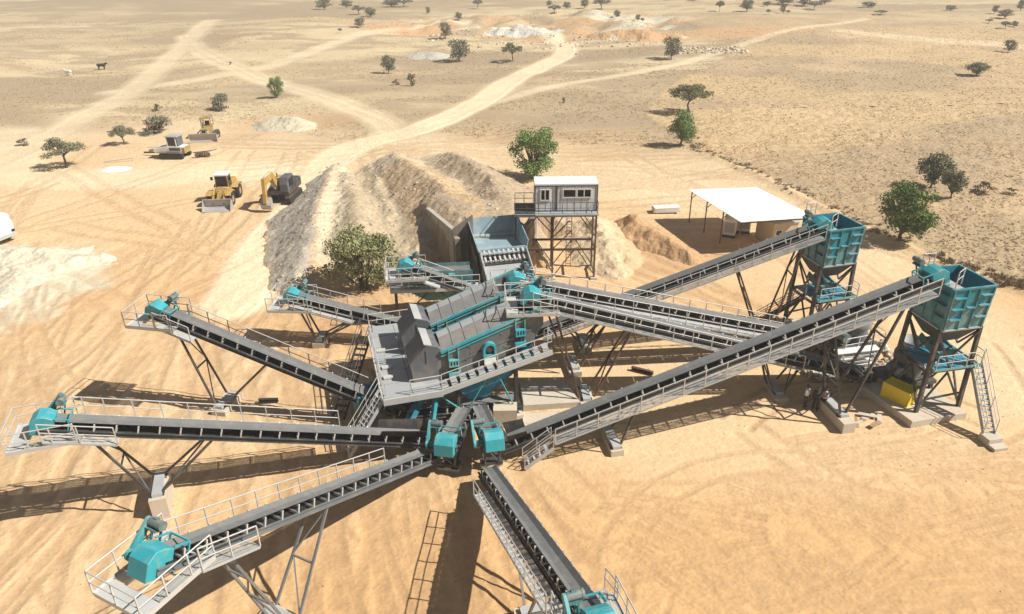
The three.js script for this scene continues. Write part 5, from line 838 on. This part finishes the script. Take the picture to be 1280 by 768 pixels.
function genset(label, pos, rot, L) {
  const g = thing('generator', label, 'generator', pos, rot);
  mb().box(0, 0.15, 0, L, 0.3, 1.3).build('base_frame', M.frame, g); mb().prism([[-L / 2, 0.3], [-L / 2, 1.85], [-L / 2 + 0.1, 1.95], [L / 2 - 0.1, 1.95], [L / 2, 1.85], [L / 2, 0.3]], -0.62, 0.62, 0.02).build('canopy', M.white, g);
  for (let k = 0; k < 3; k++) mb().box(-L / 2 + L * (k + 0.5) / 3, 1.1, 0.635, L / 3 - 0.12, 1.3, 0.03).build('door', M.white, g);
  mb().box(-L / 2 - 0.015, 1.1, 0, 0.04, 1.1, 1.0).build('louvre', M.galvDull, g); mb().rod([L * 0.3, 1.95, 0], [L * 0.3, 2.4, 0], 0.07, 8).build('exhaust', M.rust, g);
}
genset('white generator set standing upright under the left side of the white shed', [22.6, 0, -70.6], 1.2, 2.4);
genset('second white generator set deeper under the white shed', [24.2, 0, -71.6], 1.35, 2.2);
{
  const g = thing('site_hut', 'beige site hut under the right side of the white shed', 'hut', [26.6, 0, -68.6], 0.2);
  mb().box(0, 1.2, 0, 2.6, 2.4, 3.2).build('wall', grimed([0.5, 0.43, 0.31], DUST, 0.3, 0.8, 0, 3), g); mb().box(0, 2.45, 0, 2.8, 0.1, 3.4).build('roof', M.galvDull, g); mb().box(0.4, 1.0, 1.61, 0.85, 1.9, 0.04).build('door', M.concrete, g); const w = mb().box(-0.7, 1.5, 1.61, 0.7, 0.6, 0.05).build('window', M.white, g); mb().box(-0.7, 1.5, 1.625, 0.56, 0.46, 0.05).build('pane', M.glass, w);
}
{ const g = thing('panel_stack', 'low stack of long white panels left of the white shed', 'panels', [17.2, 0, -77.2], 0.05); for (let k = 0; k < 4; k++) mb().box((k % 2) * 0.08, 0.22 + k * 0.14, 0, 2.9, 0.12, 1.1, k * 0.02).build('panel', M.white, g); for (const x of [-1.1, 1.1]) mb().box(x, 0.06, 0, 0.12, 0.2, 1.2).build('bearer', M.wood, g); }
{ const g = thing('steel_bar', 'single rusty steel beam lying on the sand below the parallel conveyors', 'beam', [9.2, gh(9.2, -44) + 0.1, -44], -0.5); mb().box(0, 0, 0, 1.6, 0.05, 0.22).box(0, 0.1, 0, 1.6, 0.16, 0.04).box(0, 0.2, 0, 1.6, 0.05, 0.22).build('beam', M.rust, g); }
{ const g = thing('steel_bar', 'dark steel beam lying on the sand by the foot of the second left conveyor', 'beam', [-16.4, gh(-16.4, -41) + 0.1, -40.8], 0.02); mb().box(0, 0, 0, 1.3, 0.05, 0.2).box(0, 0.1, 0, 1.3, 0.16, 0.04).box(0, 0.2, 0, 1.3, 0.05, 0.2).build('beam', M.frame, g); }
{ // yellow skip
  const g = thing('yellow_skip', 'bright yellow wedge shaped steel skip at the foot of the nearer hopper', 'skip', [25.3, 0.47, -39.7], -0.93);
  mb().prism([[-1.0, 0], [0.75, 0], [0.75, 1.0], [-1.0, 1.05]], -0.5, -0.44).build('side', M.skip, g); mb().prism([[-1.0, 0], [0.75, 0], [0.75, 1.0], [-1.0, 1.05]], 0.44, 0.5).build('side', M.skip, g); mb().box(0.75, 0.5, 0, 0.06, 1.02, 1.0).build('end', M.skip, g); mb().box(-1.0, 0.52, 0, 0.06, 1.05, 1.0).build('end', M.skip, g); mb().box(-0.12, 0.95, 0, 1.75, 0.05, 0.95, 0, -0.03).build('lid', M.skip, g); mb().box(-0.12, 0.04, 0, 1.75, 0.06, 0.95).build('floor', M.dark, g); mb().bar([-1, 1.06, 0.5], [0.78, 1.02, 0.5], 0.08).bar([-1, 1.06, -0.5], [0.78, 1.02, -0.5], 0.08).build('rim', M.skip, g);
}
{ // bundle of galvanised frames and sheets left of the nearer hopper
  seed(61); const g = thing('frame_stack', 'untidy stack of galvanised frames and pale sheets under the long near conveyor beside the hoppers', 'frames', [24.0, 0.3, -43.8], 0.25);
  for (let k = 0; k < 9; k++) { const b = mb(), y = 0.25 + k * 0.16, r = rr(-0.25, 0.25), L = rr(2.2, 3.2), w = rr(0.6, 1.1); const c = Math.cos(r), s = Math.sin(r), q = (x, z) => [x * c - z * s + rr(-0.1, 0.1), y + x * 0.04, x * s + z * c]; const A = q(-L / 2, -w / 2), B = q(L / 2, -w / 2), C = q(L / 2, w / 2), D = q(-L / 2, w / 2); if (k % 3 === 2) { b.slab(A, D, C, B, 0.06); b.build('sheet', M.white, g); } else { b.bar(A, B, 0.07).bar(B, C, 0.07).bar(C, D, 0.07).bar(D, A, 0.07).bar(A.map((v, i) => (v + B[i]) / 2), D.map((v, i) => (v + C[i]) / 2), 0.06); b.build('frame', M.galv, g); } }
}
{ const g = thing('timber_scrap', 'pale broken timber and cardboard lying beside the long footing under the near conveyor', 'scrap', [22.6, gh(22.6, -37.9), -37.9], 0.5); seed(71); for (let k = 0; k < 7; k++) mb().box(rr(-0.9, 0.9), 0.06 + k * 0.03, rr(-0.5, 0.5), rr(0.5, 1.5), 0.05, rr(0.1, 0.4), rr(-1, 1)).build('board', k % 2 ? M.wood : M.concrete, g); }
{ const g = thing('white_sheet_heap', 'crumpled white plastic sheet on the sand right of the flat topped acacia', 'sheet', [-53.4, 0, -96.4], 0.2); const geo = new THREE.PlaneGeometry(4.4, 2.8, 28, 20); geo.rotateX(-Math.PI / 2); const p = geo.attributes.position; for (let i = 0; i < p.count; i++) { const x = p.getX(i), z = p.getZ(i), e = 1 - Math.min(1, Math.hypot(x / 2.2, z / 1.4)); p.setY(i, gh(-53.4 + x, -96.4 + z) + 0.03 + e * (0.55 * fbm(x * 1.2 + 4, z * 1.2, 3) + 0.12)); if (e <= 0.02) p.setY(i, gh(-53.4 + x, -96.4 + z) - 0.1); } geo.computeVertexNormals(); const m = part('sheet', geo, M.white, g); }
{ const g = thing('pole', 'long pale pole lying behind the white plastic sheet', 'pole', [-54.6, gh(-54.6, -100) + 0.1, -100], 0.15); mb().rod([-1.9, 0.05, 0], [1.9, 0.35, -0.1], 0.07, 8).rod([1.9, -0.2, -0.1], [1.9, 0.4, -0.1], 0.05, 6).build('pole_shaft', M.concrete, g); }
// --- machines; local +x forwards
function wheel(g, x, y, z, r, w) { const k = mb(); k.add(new THREE.LatheGeometry([[r * 0.55, -w / 2], [r * 0.92, -w / 2], [r, -w * 0.36], [r, w * 0.36], [r * 0.92, w / 2], [r * 0.55, w / 2]].map((p) => new THREE.Vector2(...p)), 22), new THREE.Matrix4().makeRotationX(Math.PI / 2).setPosition(x, y, z)); for (let i = 0; i < 18; i++) { const a = i / 18 * 6.283; k.add(new THREE.BoxGeometry(0.06, 0.1, w * 0.9), new THREE.Matrix4().makeRotationZ(a).setPosition(x + Math.cos(a) * r, y + Math.sin(a) * r, z)); } const t = k.build('wheel', M.tyre, g); mb().rod([x, y, z - w * 0.42], [x, y, z + w * 0.42], r * 0.56, 16).build('rim', M.yellowDull, t); }
function bucketGeo(w, s = 1) { const c = [[0, 0], [1.15, -0.05], [1.2, 0.0], [0.12, 0.1], [-0.08, 0.35], [-0.05, 0.85], [0.25, 1.15], [0.22, 1.22], [-0.12, 0.95], [-0.2, 0.35]].map((p) => [p[0] * s, p[1] * s]); const b = mb().prism(c, -w / 2, w / 2); const sd = [[0, 0], [1.15, -0.05], [0.22, 1.2], [-0.12, 0.9], [-0.18, 0.35]].map((p) => [p[0] * s, p[1] * s]); b.prism(sd, -w / 2 - 0.05, -w / 2); b.prism(sd, w / 2, w / 2 + 0.05); return b; }
{
  const g = thing('wheel_loader', 'yellow wheel loader facing the viewer with its steel bucket on the ground', 'loader', [-33.6, gh(-33.6, -82.5), -82.6], -Math.PI / 2 + 0.06);
  for (const x of [1.5, -1.6]) for (const s of [-1, 1]) wheel(g, x, 0.78, s * 1.08, 0.78, 0.6);
  const bk = bucketGeo(3.1).geo(); bk.translate(2.9, 0.08, 0); part('bucket', bk, M.steelWorn, g);
  for (const s of [-1, 1]) { mb().bar([1.0, 1.9, s * 0.62], [2.2, 1.3, s * 0.62], 0.18, 0.36).bar([2.2, 1.3, s * 0.62], [2.8, 0.5, s * 0.62], 0.18, 0.32).build('lift_arm', M.yellow, g); mb().rod([0.9, 1.0, s * 0.62], [2.1, 1.25, s * 0.62], 0.09, 8).build('lift_cylinder', M.galv, g); }
  mb().bar([1.2, 1.7, 0], [2.1, 1.75, 0], 0.2, 0.3).bar([2.1, 1.75, 0], [2.75, 1.0, 0], 0.16, 0.2).build('bell_crank', M.yellow, g);
  mb().prism([[0.3, 0.6], [2.2, 0.6], [2.0, 1.2], [1.3, 1.95], [0.7, 1.95], [0.3, 1.3]], -0.45, 0.45, 0.03).build('front_frame', M.yellowDull, g);
  mb().prism([[-3.0, 0.75], [0.2, 0.75], [0.2, 1.5], [-0.9, 1.6], [-0.9, 2.25], [-2.8, 2.1], [-3.05, 1.8]], -0.72, 0.72, 0.05).build('engine_hood', M.yellow, g);
  mb().box(-3.05, 1.0, 0, 0.4, 0.75, 2.2).build('counterweight', M.yellowDull, g);
  for (const x of [1.5, -1.6]) for (const s of [-1, 1]) mb().prism([[x - 0.95, 1.45], [x - 0.6, 1.72], [x + 0.6, 1.72], [x + 0.95, 1.45], [x + 0.9, 1.4], [x + 0.55, 1.65], [x - 0.55, 1.65], [x - 0.9, 1.4]], s > 0 ? 0.75 : -1.4, s > 0 ? 1.4 : -0.75).build('fender', M.yellow, g);
  const c = mb(); for (const x of [-0.95, 0.45]) for (const s of [-1, 1]) c.bar([x, 1.6, s * 0.72], [x * 0.92, 3.2, s * 0.66], 0.1); c.box(-0.25, 1.65, 0, 1.4, 0.12, 1.5); const cab = c.build('cab', M.yellow, g);
  mb().box(0.44, 2.4, 0, 0.04, 1.4, 1.26).build('windscreen', M.glass, cab); mb().box(-0.9, 2.45, 0, 0.04, 1.3, 1.26).build('pane', M.glass, cab); for (const s of [-1, 1]) mb().box(-0.25, 2.4, s * 0.69, 1.2, 1.35, 0.03).build('pane', M.glass, cab); mb().box(-0.25, 3.25, 0, 1.7, 0.14, 1.6).build('cab_roof', M.white, g);
  for (const s of [-1, 1]) { mb().box(1.3, 2.0, s * 0.85, 0.12, 0.18, 0.22).build('headlight', M.white, g); mb().box(0.55, 2.9, s * 1.0, 0.06, 0.4, 0.28).build('mirror', M.dark, g); }
  mb().rod([-2.0, 2.1, 0.35], [-2.0, 2.9, 0.35], 0.07, 8).build('exhaust', M.dark, g);
}
function crawlerTracks(g, L, gauge, h, w) { for (const s of [-1, 1]) { const pts = []; const r = h / 2; for (let i = 0; i <= 8; i++) { const a = Math.PI / 2 + Math.PI * i / 8; pts.push([-L / 2 + r + Math.cos(a) * r, r + Math.sin(a) * r]); } for (let i = 0; i <= 8; i++) { const a = -Math.PI / 2 + Math.PI * i / 8; pts.push([L / 2 - r + Math.cos(a) * r, r + Math.sin(a) * r]); } const t = mb().prism(pts, s * gauge / 2 - w / 2, s * gauge / 2 + w / 2).build('track', M.tyre, g); const sh = mb(); for (let k = 0; k < Math.round(L / 0.28); k++) { sh.box(-L / 2 + 0.3 + k * 0.28, h + 0.015, s * gauge / 2, 0.18, 0.05, w + 0.04); } sh.build('track_shoes', M.rust, t); } }
{
  const g = thing('excavator', 'yellow crawler excavator with dark cab, its boom bent down towards the viewer', 'excavator', [-26.9, gh(-26.9, -83), -83.2], -Math.PI / 2 - 0.08);
  crawlerTracks(g, 4.2, 2.5, 0.9, 0.6); mb().rod([0, 0.7, 0], [0, 1.1, 0], 0.75, 16).build('slew_ring', M.dark, g);
  mb().prism([[-2.5, 1.1], [1.5, 1.1], [1.5, 1.5], [0.3, 1.9], [-2.3, 2.2], [-2.6, 1.8]], -1.3, 1.3, 0.04).build('house', M.frame, g); mb().box(-2.5, 1.6, 0, 0.55, 1.0, 2.6).build('counterweight', M.yellowDull, g);
  const cb = mb().prism([[-0.4, 1.5], [1.55, 1.5], [1.55, 2.3], [1.25, 3.05], [-0.4, 3.05]], -1.3, -0.3, 0.04).build('cab', M.cabinTrim, g); mb().box(1.42, 2.5, -0.8, 0.04, 0.9, 0.78, 0, 0.3).build('windscreen', M.glass, cb); for (const z of [-1.32, -0.28]) mb().box(0.5, 2.4, z, 1.4, 0.9, 0.03).build('pane', M.glass, cb);
  const bm = mb().prism([[0.6, 1.5], [1.0, 1.4], [2.3, 3.3], [4.3, 3.15], [4.4, 3.45], [2.2, 4.0], [1.4, 3.2]], 0.05, 0.55, 0.04).build('boom', M.yellow, g);
  mb().rod([1.3, 1.6, 0.3], [2.2, 3.2, 0.62], 0.1, 8).rod([2.2, 3.95, 0.3], [4.0, 3.9, 0.3], 0.1, 8).build('boom_cylinder', M.galv, g);
  mb().prism([[3.9, 3.9], [4.5, 3.85], [4.9, 1.2], [4.65, 1.1]], 0.1, 0.5, 0.03).build('stick', M.yellow, g);
  const b2 = bucketGeo(1.1, 0.85).geo(); b2.rotateZ(2.4); b2.translate(4.9, 0.95, 0.3); part('bucket', b2, M.steelWorn, g);
  mb().box(-1.2, 2.2, 0.7, 1.4, 0.5, 1.0).build('engine_cover', M.yellowDull, g); mb().rod([-1.0, 2.3, 0.9], [-1.0, 2.9, 0.9], 0.07, 8).build('exhaust', M.dark, g);
}
{
  const g = thing('bulldozer', 'brown yellow bulldozer facing the viewer with a wide pale blade', 'bulldozer', [-46.9, gh(-46.9, -113), -113.2], -Math.PI / 2 + 0.12);
  crawlerTracks(g, 3.8, 2.2, 1.1, 0.6);
  mb().prism([[-1.6, 0.8], [1.9, 0.8], [1.9, 1.9], [0.2, 2.0], [-1.6, 2.0]], -0.6, 0.6, 0.04).build('hood', M.yellowDull, g);
  const c = mb(); for (const x of [-1.5, -0.1]) for (const s of [-1, 1]) c.bar([x, 1.9, s * 0.75], [x, 3.2, s * 0.7], 0.1); c.box(-0.8, 3.25, 0, 1.8, 0.12, 1.7); c.build('canopy', M.yellowDull, g); mb().box(-0.9, 2.2, 0, 0.5, 0.9, 0.6).build('seat', M.dark, g);
  const bl = mb().prism([[2.6, 0.1], [2.9, 0.05], [2.62, 0.6], [2.62, 1.1], [2.95, 1.55], [2.85, 1.6], [2.45, 1.15], [2.45, 0.6]], -2.0, 2.0); bl.prism([[2.5, 0.1], [2.95, 0.05], [2.98, 1.55], [2.5, 1.2]], -2.06, -2.0).prism([[2.5, 0.1], [2.95, 0.05], [2.98, 1.55], [2.5, 1.2]], 2.0, 2.06); bl.build('blade', M.steelWorn, g);
  for (const s of [-1, 1]) { mb().bar([-0.4, 0.55, s * 1.5], [2.5, 0.4, s * 1.5], 0.14, 0.22).build('push_arm', M.yellowDull, g); mb().rod([1.6, 1.8, s * 0.5], [2.5, 1.0, s * 0.8], 0.08, 8).build('lift_cylinder', M.galv, g); mb().box(1.95, 1.6, s * 0.4, 0.08, 0.18, 0.24).build('headlight', M.white, g); }
  mb().rod([0.9, 1.9, 0.25], [0.9, 2.9, 0.25], 0.08, 8).build('exhaust', M.dark, g); mb().box(1.93, 1.4, 0, 0.05, 0.8, 0.9).build('radiator_grille', M.dark, g);
}
{
  const g = thing('drill_rig', 'pale crawler machine with dark windowed cab and long low boom pointing left', 'drill rig', [-47.4, gh(-47.4, -102), -102], Math.PI - 0.12);
  crawlerTracks(g, 3.6, 2.0, 0.85, 0.5);
  mb().prism([[-1.7, 0.8], [1.9, 0.8], [2.6, 0.9], [2.6, 1.3], [0.6, 1.7], [-1.7, 1.7]], -0.85, 0.85, 0.04).build('body', M.white, g);
  const cb = mb().prism([[-1.1, 1.7], [0.5, 1.7], [0.45, 3.0], [-1.1, 3.0]], -0.75, 0.75, 0.04).build('cab', M.cabinTrim, g); mb().box(0.5, 2.4, 0, 0.04, 0.95, 1.2).build('windscreen', M.glass, cb); for (const s of [-1, 1]) mb().box(-0.35, 2.4, s * 0.77, 1.15, 0.95, 0.03).build('pane', M.glass, cb); mb().box(-0.3, 3.08, 0, 1.8, 0.1, 1.7).build('cab_roof', M.galvDull, g);
  mb().box(-0.6, 1.35, -0.88, 1.6, 0.4, 0.06).box(-0.6, 1.35, 0.88, 1.6, 0.4, 0.06).build('side_panel', M.frame, g); for (const x of [-0.9, 0.4]) for (const s of [-0.78, 0.78]) mb().bar([x, 1.7, s], [x, 3.05, s], 0.1).build('cab_post', M.white, g); mb().bar([1.2, 1.3, 0.5], [4.2, 0.7, 0.6], 0.2, 0.26).build('boom', M.yellowDull, g); mb().bar([2.2, 0.5, 0.75], [5.2, 0.35, 0.8], 0.18, 0.22).build('feed_beam', M.rust, g); mb().rod([1.0, 1.6, -0.6], [3.4, 1.6, -1.0], 0.06, 6).build('boom_cylinder', M.galv, g); mb().box(-1.8, 1.2, 0, 0.4, 0.8, 1.7).build('counterweight', M.yellowDull, g);
}
{
  const g = thing('disc_harrow', 'small rusty implement with curved arms right of the pale crawler machine', 'implement', [-43.4, gh(-43.4, -101.5), -101.5], 0.1);
  mb().bar([-1.2, 0.7, 0], [1.2, 0.8, -0.3], 0.12).bar([1.2, 0.8, -0.3], [2.0, 1.0, -0.5], 0.08).bar([0, 0.7, -0.6], [0, 0.7, 0.6], 0.1).build('frame', M.rust, g); for (let k = -2; k <= 2; k++) mb().rod([k * 0.35, 0.35, -0.05], [k * 0.35 + 0.06, 0.35, 0.05], 0.38, 14).build('disc', M.rust, g); mb().bar([-0.6, 0, 0.5], [-0.6, 0.8, 0.5], 0.1).build('stand', M.rust, g);
}
{ // white truck, mostly beyond the left edge
  const g = thing('white_truck', 'white truck cut off by the left edge, only its front showing', 'truck', [-54.6, gh(-54.6, -70.5), -71.0], -0.35);
  for (const x of [1.9, -1.6, -2.8]) for (const s of [-1, 1]) wheel(g, x, 0.5, s * 1.0, 0.5, 0.34);
  mb().box(-0.6, 0.75, 0, 6.6, 0.28, 0.9).build('chassis', M.frame, g);
  const cb = mb().prism([[1.0, 0.7], [3.0, 0.7], [3.05, 1.7], [2.75, 2.75], [1.0, 2.85]], -1.2, 1.2, 0.08).build('cab', M.white, g);
  mb().box(2.93, 2.2, 0, 0.04, 0.85, 2.0, 0, 0.28).build('windscreen', M.glass, cb); for (const s of [-1, 1]) mb().box(2.05, 2.15, s * 1.22, 1.1, 0.75, 0.03).build('pane', M.glass, cb); mb().box(3.06, 1.25, 0, 0.06, 0.5, 1.7).build('grille', M.frame, cb);
  mb().box(3.1, 0.72, 0, 0.3, 0.34, 2.4).build('bumper', M.galvDull, g); for (const s of [-1, 1]) mb().box(3.1, 1.1, s * 0.95, 0.1, 0.24, 0.36).build('headlight', M.glass, g);
  const t = mb(); t.box(-1.6, 1.15, 0, 4.6, 0.1, 2.4); for (const s of [-1, 1]) { t.box(-1.6, 1.75, s * 1.2, 4.6, 1.2, 0.08); for (let k = 0; k < 5; k++) t.box(-3.6 + k, 1.75, s * 1.26, 0.1, 1.2, 0.06); } t.box(0.7, 1.9, 0, 0.08, 1.5, 2.4).box(-3.9, 1.75, 0, 0.08, 1.2, 2.4); t.build('tipper_body', M.white, g);
}
// --- people and animals: one smooth body each, from a field of tapered limbs
function sdfMesh(bones, lo, size, res, k) { // bones [a, b, ra, rb]
  const mc = new MarchingCubes(res, new THREE.MeshStandardMaterial(), false, false, 60000), half = size / 2, c = [lo[0] + half, lo[1] + half, lo[2] + half];
  for (let z = 0; z < res; z++) for (let y = 0; y < res; y++) for (let x = 0; x < res; x++) {
    const p = [c[0] + (x - res / 2) / (res / 2) * half, c[1] + (y - res / 2) / (res / 2) * half, c[2] + (z - res / 2) / (res / 2) * half]; let acc = 0;
    for (const [a, b, ra, rb] of bones) { const dx = b[0] - a[0], dy = b[1] - a[1], dz = b[2] - a[2], L = dx * dx + dy * dy + dz * dz || 1e-9, t = clamp01(((p[0] - a[0]) * dx + (p[1] - a[1]) * dy + (p[2] - a[2]) * dz) / L); const d = Math.hypot(p[0] - a[0] - dx * t, p[1] - a[1] - dy * t, p[2] - a[2] - dz * t) - mix(ra, rb, t); acc += Math.exp(-d / k); }
    mc.field[x + y * res + z * res * res] = acc > 1e-30 ? k * Math.log(acc) : -5;
  }
  mc.isolation = 0; mc.update(); const n = mc.count, P = new Float32Array(n * 3); for (let i = 0; i < n; i++) for (let j = 0; j < 3; j++) P[3 * i + j] = mc.positionArray[3 * i + j] * half + c[j];
  let g = new THREE.BufferGeometry(); g.setAttribute('position', new THREE.BufferAttribute(P, 3)); g = mergeVertices(g, 1e-4); g.computeVertexNormals(); return g;
}
const solid = (r, g, b, ro = 0.85) => new THREE.MeshStandardMaterial({ color: new THREE.Color().setRGB(r, g, b), roughness: ro, side: THREE.DoubleSide });
const SKIN = solid(0.10, 0.055, 0.035, 0.6), TROU = solid(0.03, 0.032, 0.04), HAIR = solid(0.012, 0.01, 0.01);
function person(label, x, z, rot, shirt, pose, sc = 1) { // local +x = the way they face, +z = their right
  const g = thing('person', label, 'person', [x, gh(x, z), z], rot); g.scale.setScalar(sc);
  const hip = [0, 0.92, 0], chest = [0.02, 1.32, 0], neck = [0.0, 1.48, 0], head = [0.03, 1.64, 0], B = [], C = [], T = [];
  for (const s of [-1, 1]) { const hp = [0, 0.9, s * 0.09], kn = [0.02 + pose.step * s * 0.06, 0.5, s * 0.11], an = [-0.02 + pose.step * s * 0.1, 0.09, s * 0.12], toe = [an[0] + 0.17, 0.045, s * 0.15]; B.push([hp, kn, 0.085, 0.058], [kn, an, 0.056, 0.038], [an, toe, 0.042, 0.035]); T.push([hp, kn, 0.105, 0.078], [kn, [an[0], 0.13, an[2]], 0.078, 0.068]);
    const sh = [0, 1.42, s * 0.19], A = pose.arms[s < 0 ? 0 : 1], el = [sh[0] + A[0][0], sh[1] + A[0][1], sh[2] + s * A[0][2]], wr = [el[0] + A[1][0], el[1] + A[1][1], el[2] + s * A[1][2]]; B.push([sh, el, 0.052, 0.04], [el, wr, 0.038, 0.028]); const d = new THREE.Vector3(...wr).sub(new THREE.Vector3(...el)).normalize(); const pm = [wr[0] + d.x * 0.08, wr[1] + d.y * 0.08, wr[2] + d.z * 0.08]; B.push([wr, pm, 0.026, 0.032]); const lat = new THREE.Vector3(1, 0, 0).cross(d).length() > 0.3 ? new THREE.Vector3(1, 0, 0) : new THREE.Vector3(0, 0, 1);
    for (let f = 0; f < 4; f++) { const o = (f - 1.5) * 0.018, b0 = [pm[0] + lat.x * o, pm[1], pm[2] + lat.z * o], ln = 0.055 + 0.012 * (f === 1 || f === 2); B.push([b0, [b0[0] + d.x * ln, b0[1] + d.y * ln, b0[2] + d.z * ln - s * 0.02], 0.011, 0.008]); } B.push([[wr[0] + d.x * 0.03, wr[1] + d.y * 0.03, wr[2] + d.z * 0.03], [wr[0] + d.x * 0.07 + 0.045, wr[1] + d.y * 0.07, wr[2] + d.z * 0.07], 0.014, 0.009]);
    C.push([sh, el, 0.075, 0.062]); if (pose.long) C.push([el, wr, 0.058, 0.045]); }
  B.push([hip, chest, 0.115, 0.13], [[0, 1.36, -0.12], [0, 1.36, 0.12], 0.085, 0.085], [chest, neck, 0.09, 0.055], [neck, head, 0.052, 0.07], [[0.01, 1.665, 0], [0.025, 1.70, 0], 0.088, 0.084], [[0.06, 1.60, 0], [0.075, 1.58, 0], 0.05, 0.035], [[0.1, 1.655, 0], [0.118, 1.632, 0], 0.014, 0.016], [[0.0, 1.65, -0.085], [-0.005, 1.63, -0.09], 0.016, 0.012], [[0.0, 1.65, 0.085], [-0.005, 1.63, 0.09], 0.016, 0.012]);
  C.push([[0, 0.96, -0.05], [0.02, 1.3, -0.07], 0.125, 0.13], [[0, 0.96, 0.05], [0.02, 1.3, 0.07], 0.125, 0.13], [[0, 1.39, -0.14], [0, 1.39, 0.14], 0.085, 0.085], [chest, [0, 1.46, 0], 0.11, 0.075]); T.push([[0, 0.94, -0.05], [0, 0.94, 0.05], 0.125, 0.125]);
  part('body', sdfMesh(B, [-0.95, -0.05, -0.95], 1.9, 104, 0.014), SKIN, g); part('shirt', sdfMesh(C, [-0.7, 0.7, -0.7], 1.4, 56, 0.02), shirt, g); part('trousers', sdfMesh(T, [-0.6, 0.0, -0.6], 1.2, 56, 0.02), TROU, g);
  part('hair', sdfMesh([[[-0.02, 1.69, 0], [0.01, 1.735, 0], 0.094, 0.08]], [-0.2, 1.5, -0.2], 0.4, 24, 0.01), HAIR, g);
  const ey = mb(); for (const s of [-1, 1]) ey.add(new THREE.SphereGeometry(0.012, 8, 6), new THREE.Matrix4().makeTranslation(0.098, 1.675, s * 0.033)); ey.build('eyes', M.dark, g); mb().box(0.108, 1.595, 0, 0.012, 0.01, 0.045).build('mouth', solid(0.06, 0.02, 0.018), g);
}
const rest = [[[0.02, -0.28, 0.07], [0.08, -0.24, 0.0]], [[0.02, -0.28, 0.07], [0.06, -0.25, 0.0]]], bent = [[[0.04, -0.27, 0.06], [0.2, 0.05, -0.1]], [[0.02, -0.28, 0.08], [0.1, -0.22, -0.02]]];
person('person in a white shirt and dark trousers, leftmost of the three under the near conveyor', 19.15, -39.6, -0.7, solid(0.72, 0.74, 0.8), { step: 0.3, arms: rest, long: false });
person('person in dark clothes standing between the two in pale shirts under the near conveyor', 19.7, -39.3, -1.9, solid(0.035, 0.03, 0.04), { step: -0.2, arms: bent, long: true });
person('person in a pale pink shirt, right one of the three standing under the near conveyor', 20.2, -39.3, 3.5, solid(0.62, 0.48, 0.52), { step: 0.6, arms: bent, long: false });
function beast(name, label, cat, x, z, rot, s, mat) {
  const g = thing(name, label, cat, [x, gh(x, z), z], rot); g.scale.setScalar(s); const B = [[[-0.75, 1.1, 0], [0.55, 1.08, 0], 0.33, 0.38], [[-0.85, 1.25, 0], [-0.95, 0.6, 0], 0.04, 0.03], [[0.6, 1.2, 0], [1.05, 1.45, 0], 0.24, 0.16], [[1.05, 1.5, 0], [1.42, 1.28, 0], 0.15, 0.09], [[1.05, 1.58, -0.1], [1.02, 1.6, -0.3], 0.04, 0.03], [[1.05, 1.58, 0.1], [1.02, 1.6, 0.3], 0.04, 0.03], [[1.08, 1.6, -0.08], [1.2, 1.82, -0.2], 0.035, 0.015], [[1.08, 1.6, 0.08], [1.2, 1.82, 0.2], 0.035, 0.015]];
  for (const q of [-1, 1]) B.push([[0.5, 1.0, q * 0.2], [0.52, 0.5, q * 0.2], 0.14, 0.08], [[0.52, 0.5, q * 0.2], [0.5, 0.04, q * 0.2], 0.07, 0.06], [[-0.7, 1.05, q * 0.2], [-0.58, 0.7, q * 0.22], 0.19, 0.12], [[-0.58, 0.7, q * 0.22], [-0.78, 0.45, q * 0.2], 0.1, 0.07], [[-0.78, 0.45, q * 0.2], [-0.72, 0.04, q * 0.2], 0.065, 0.06]);
  part('body', sdfMesh(B, [-1.5, -0.3, -1.5], 3.0, 80, 0.03), mat, g);
}
beast('cow', 'black cow standing on the dry plain at upper left', 'cow', -101.7, -189.9, 0.2, 1.05, solid(0.015, 0.013, 0.012)); beast('cow', 'white cow standing left of the black cow on the dry plain', 'cow', -105.1, -180.6, 2.9, 0.95, solid(0.75, 0.72, 0.66));
scene.fog = new THREE.FogExp2(new THREE.Color(0.84, 0.82, 0.78), 0.0007);
scene.traverse((o) => { if (o.isMesh) { o.castShadow = o.receiveShadow = true; } });
renderer.render(scene, camera);
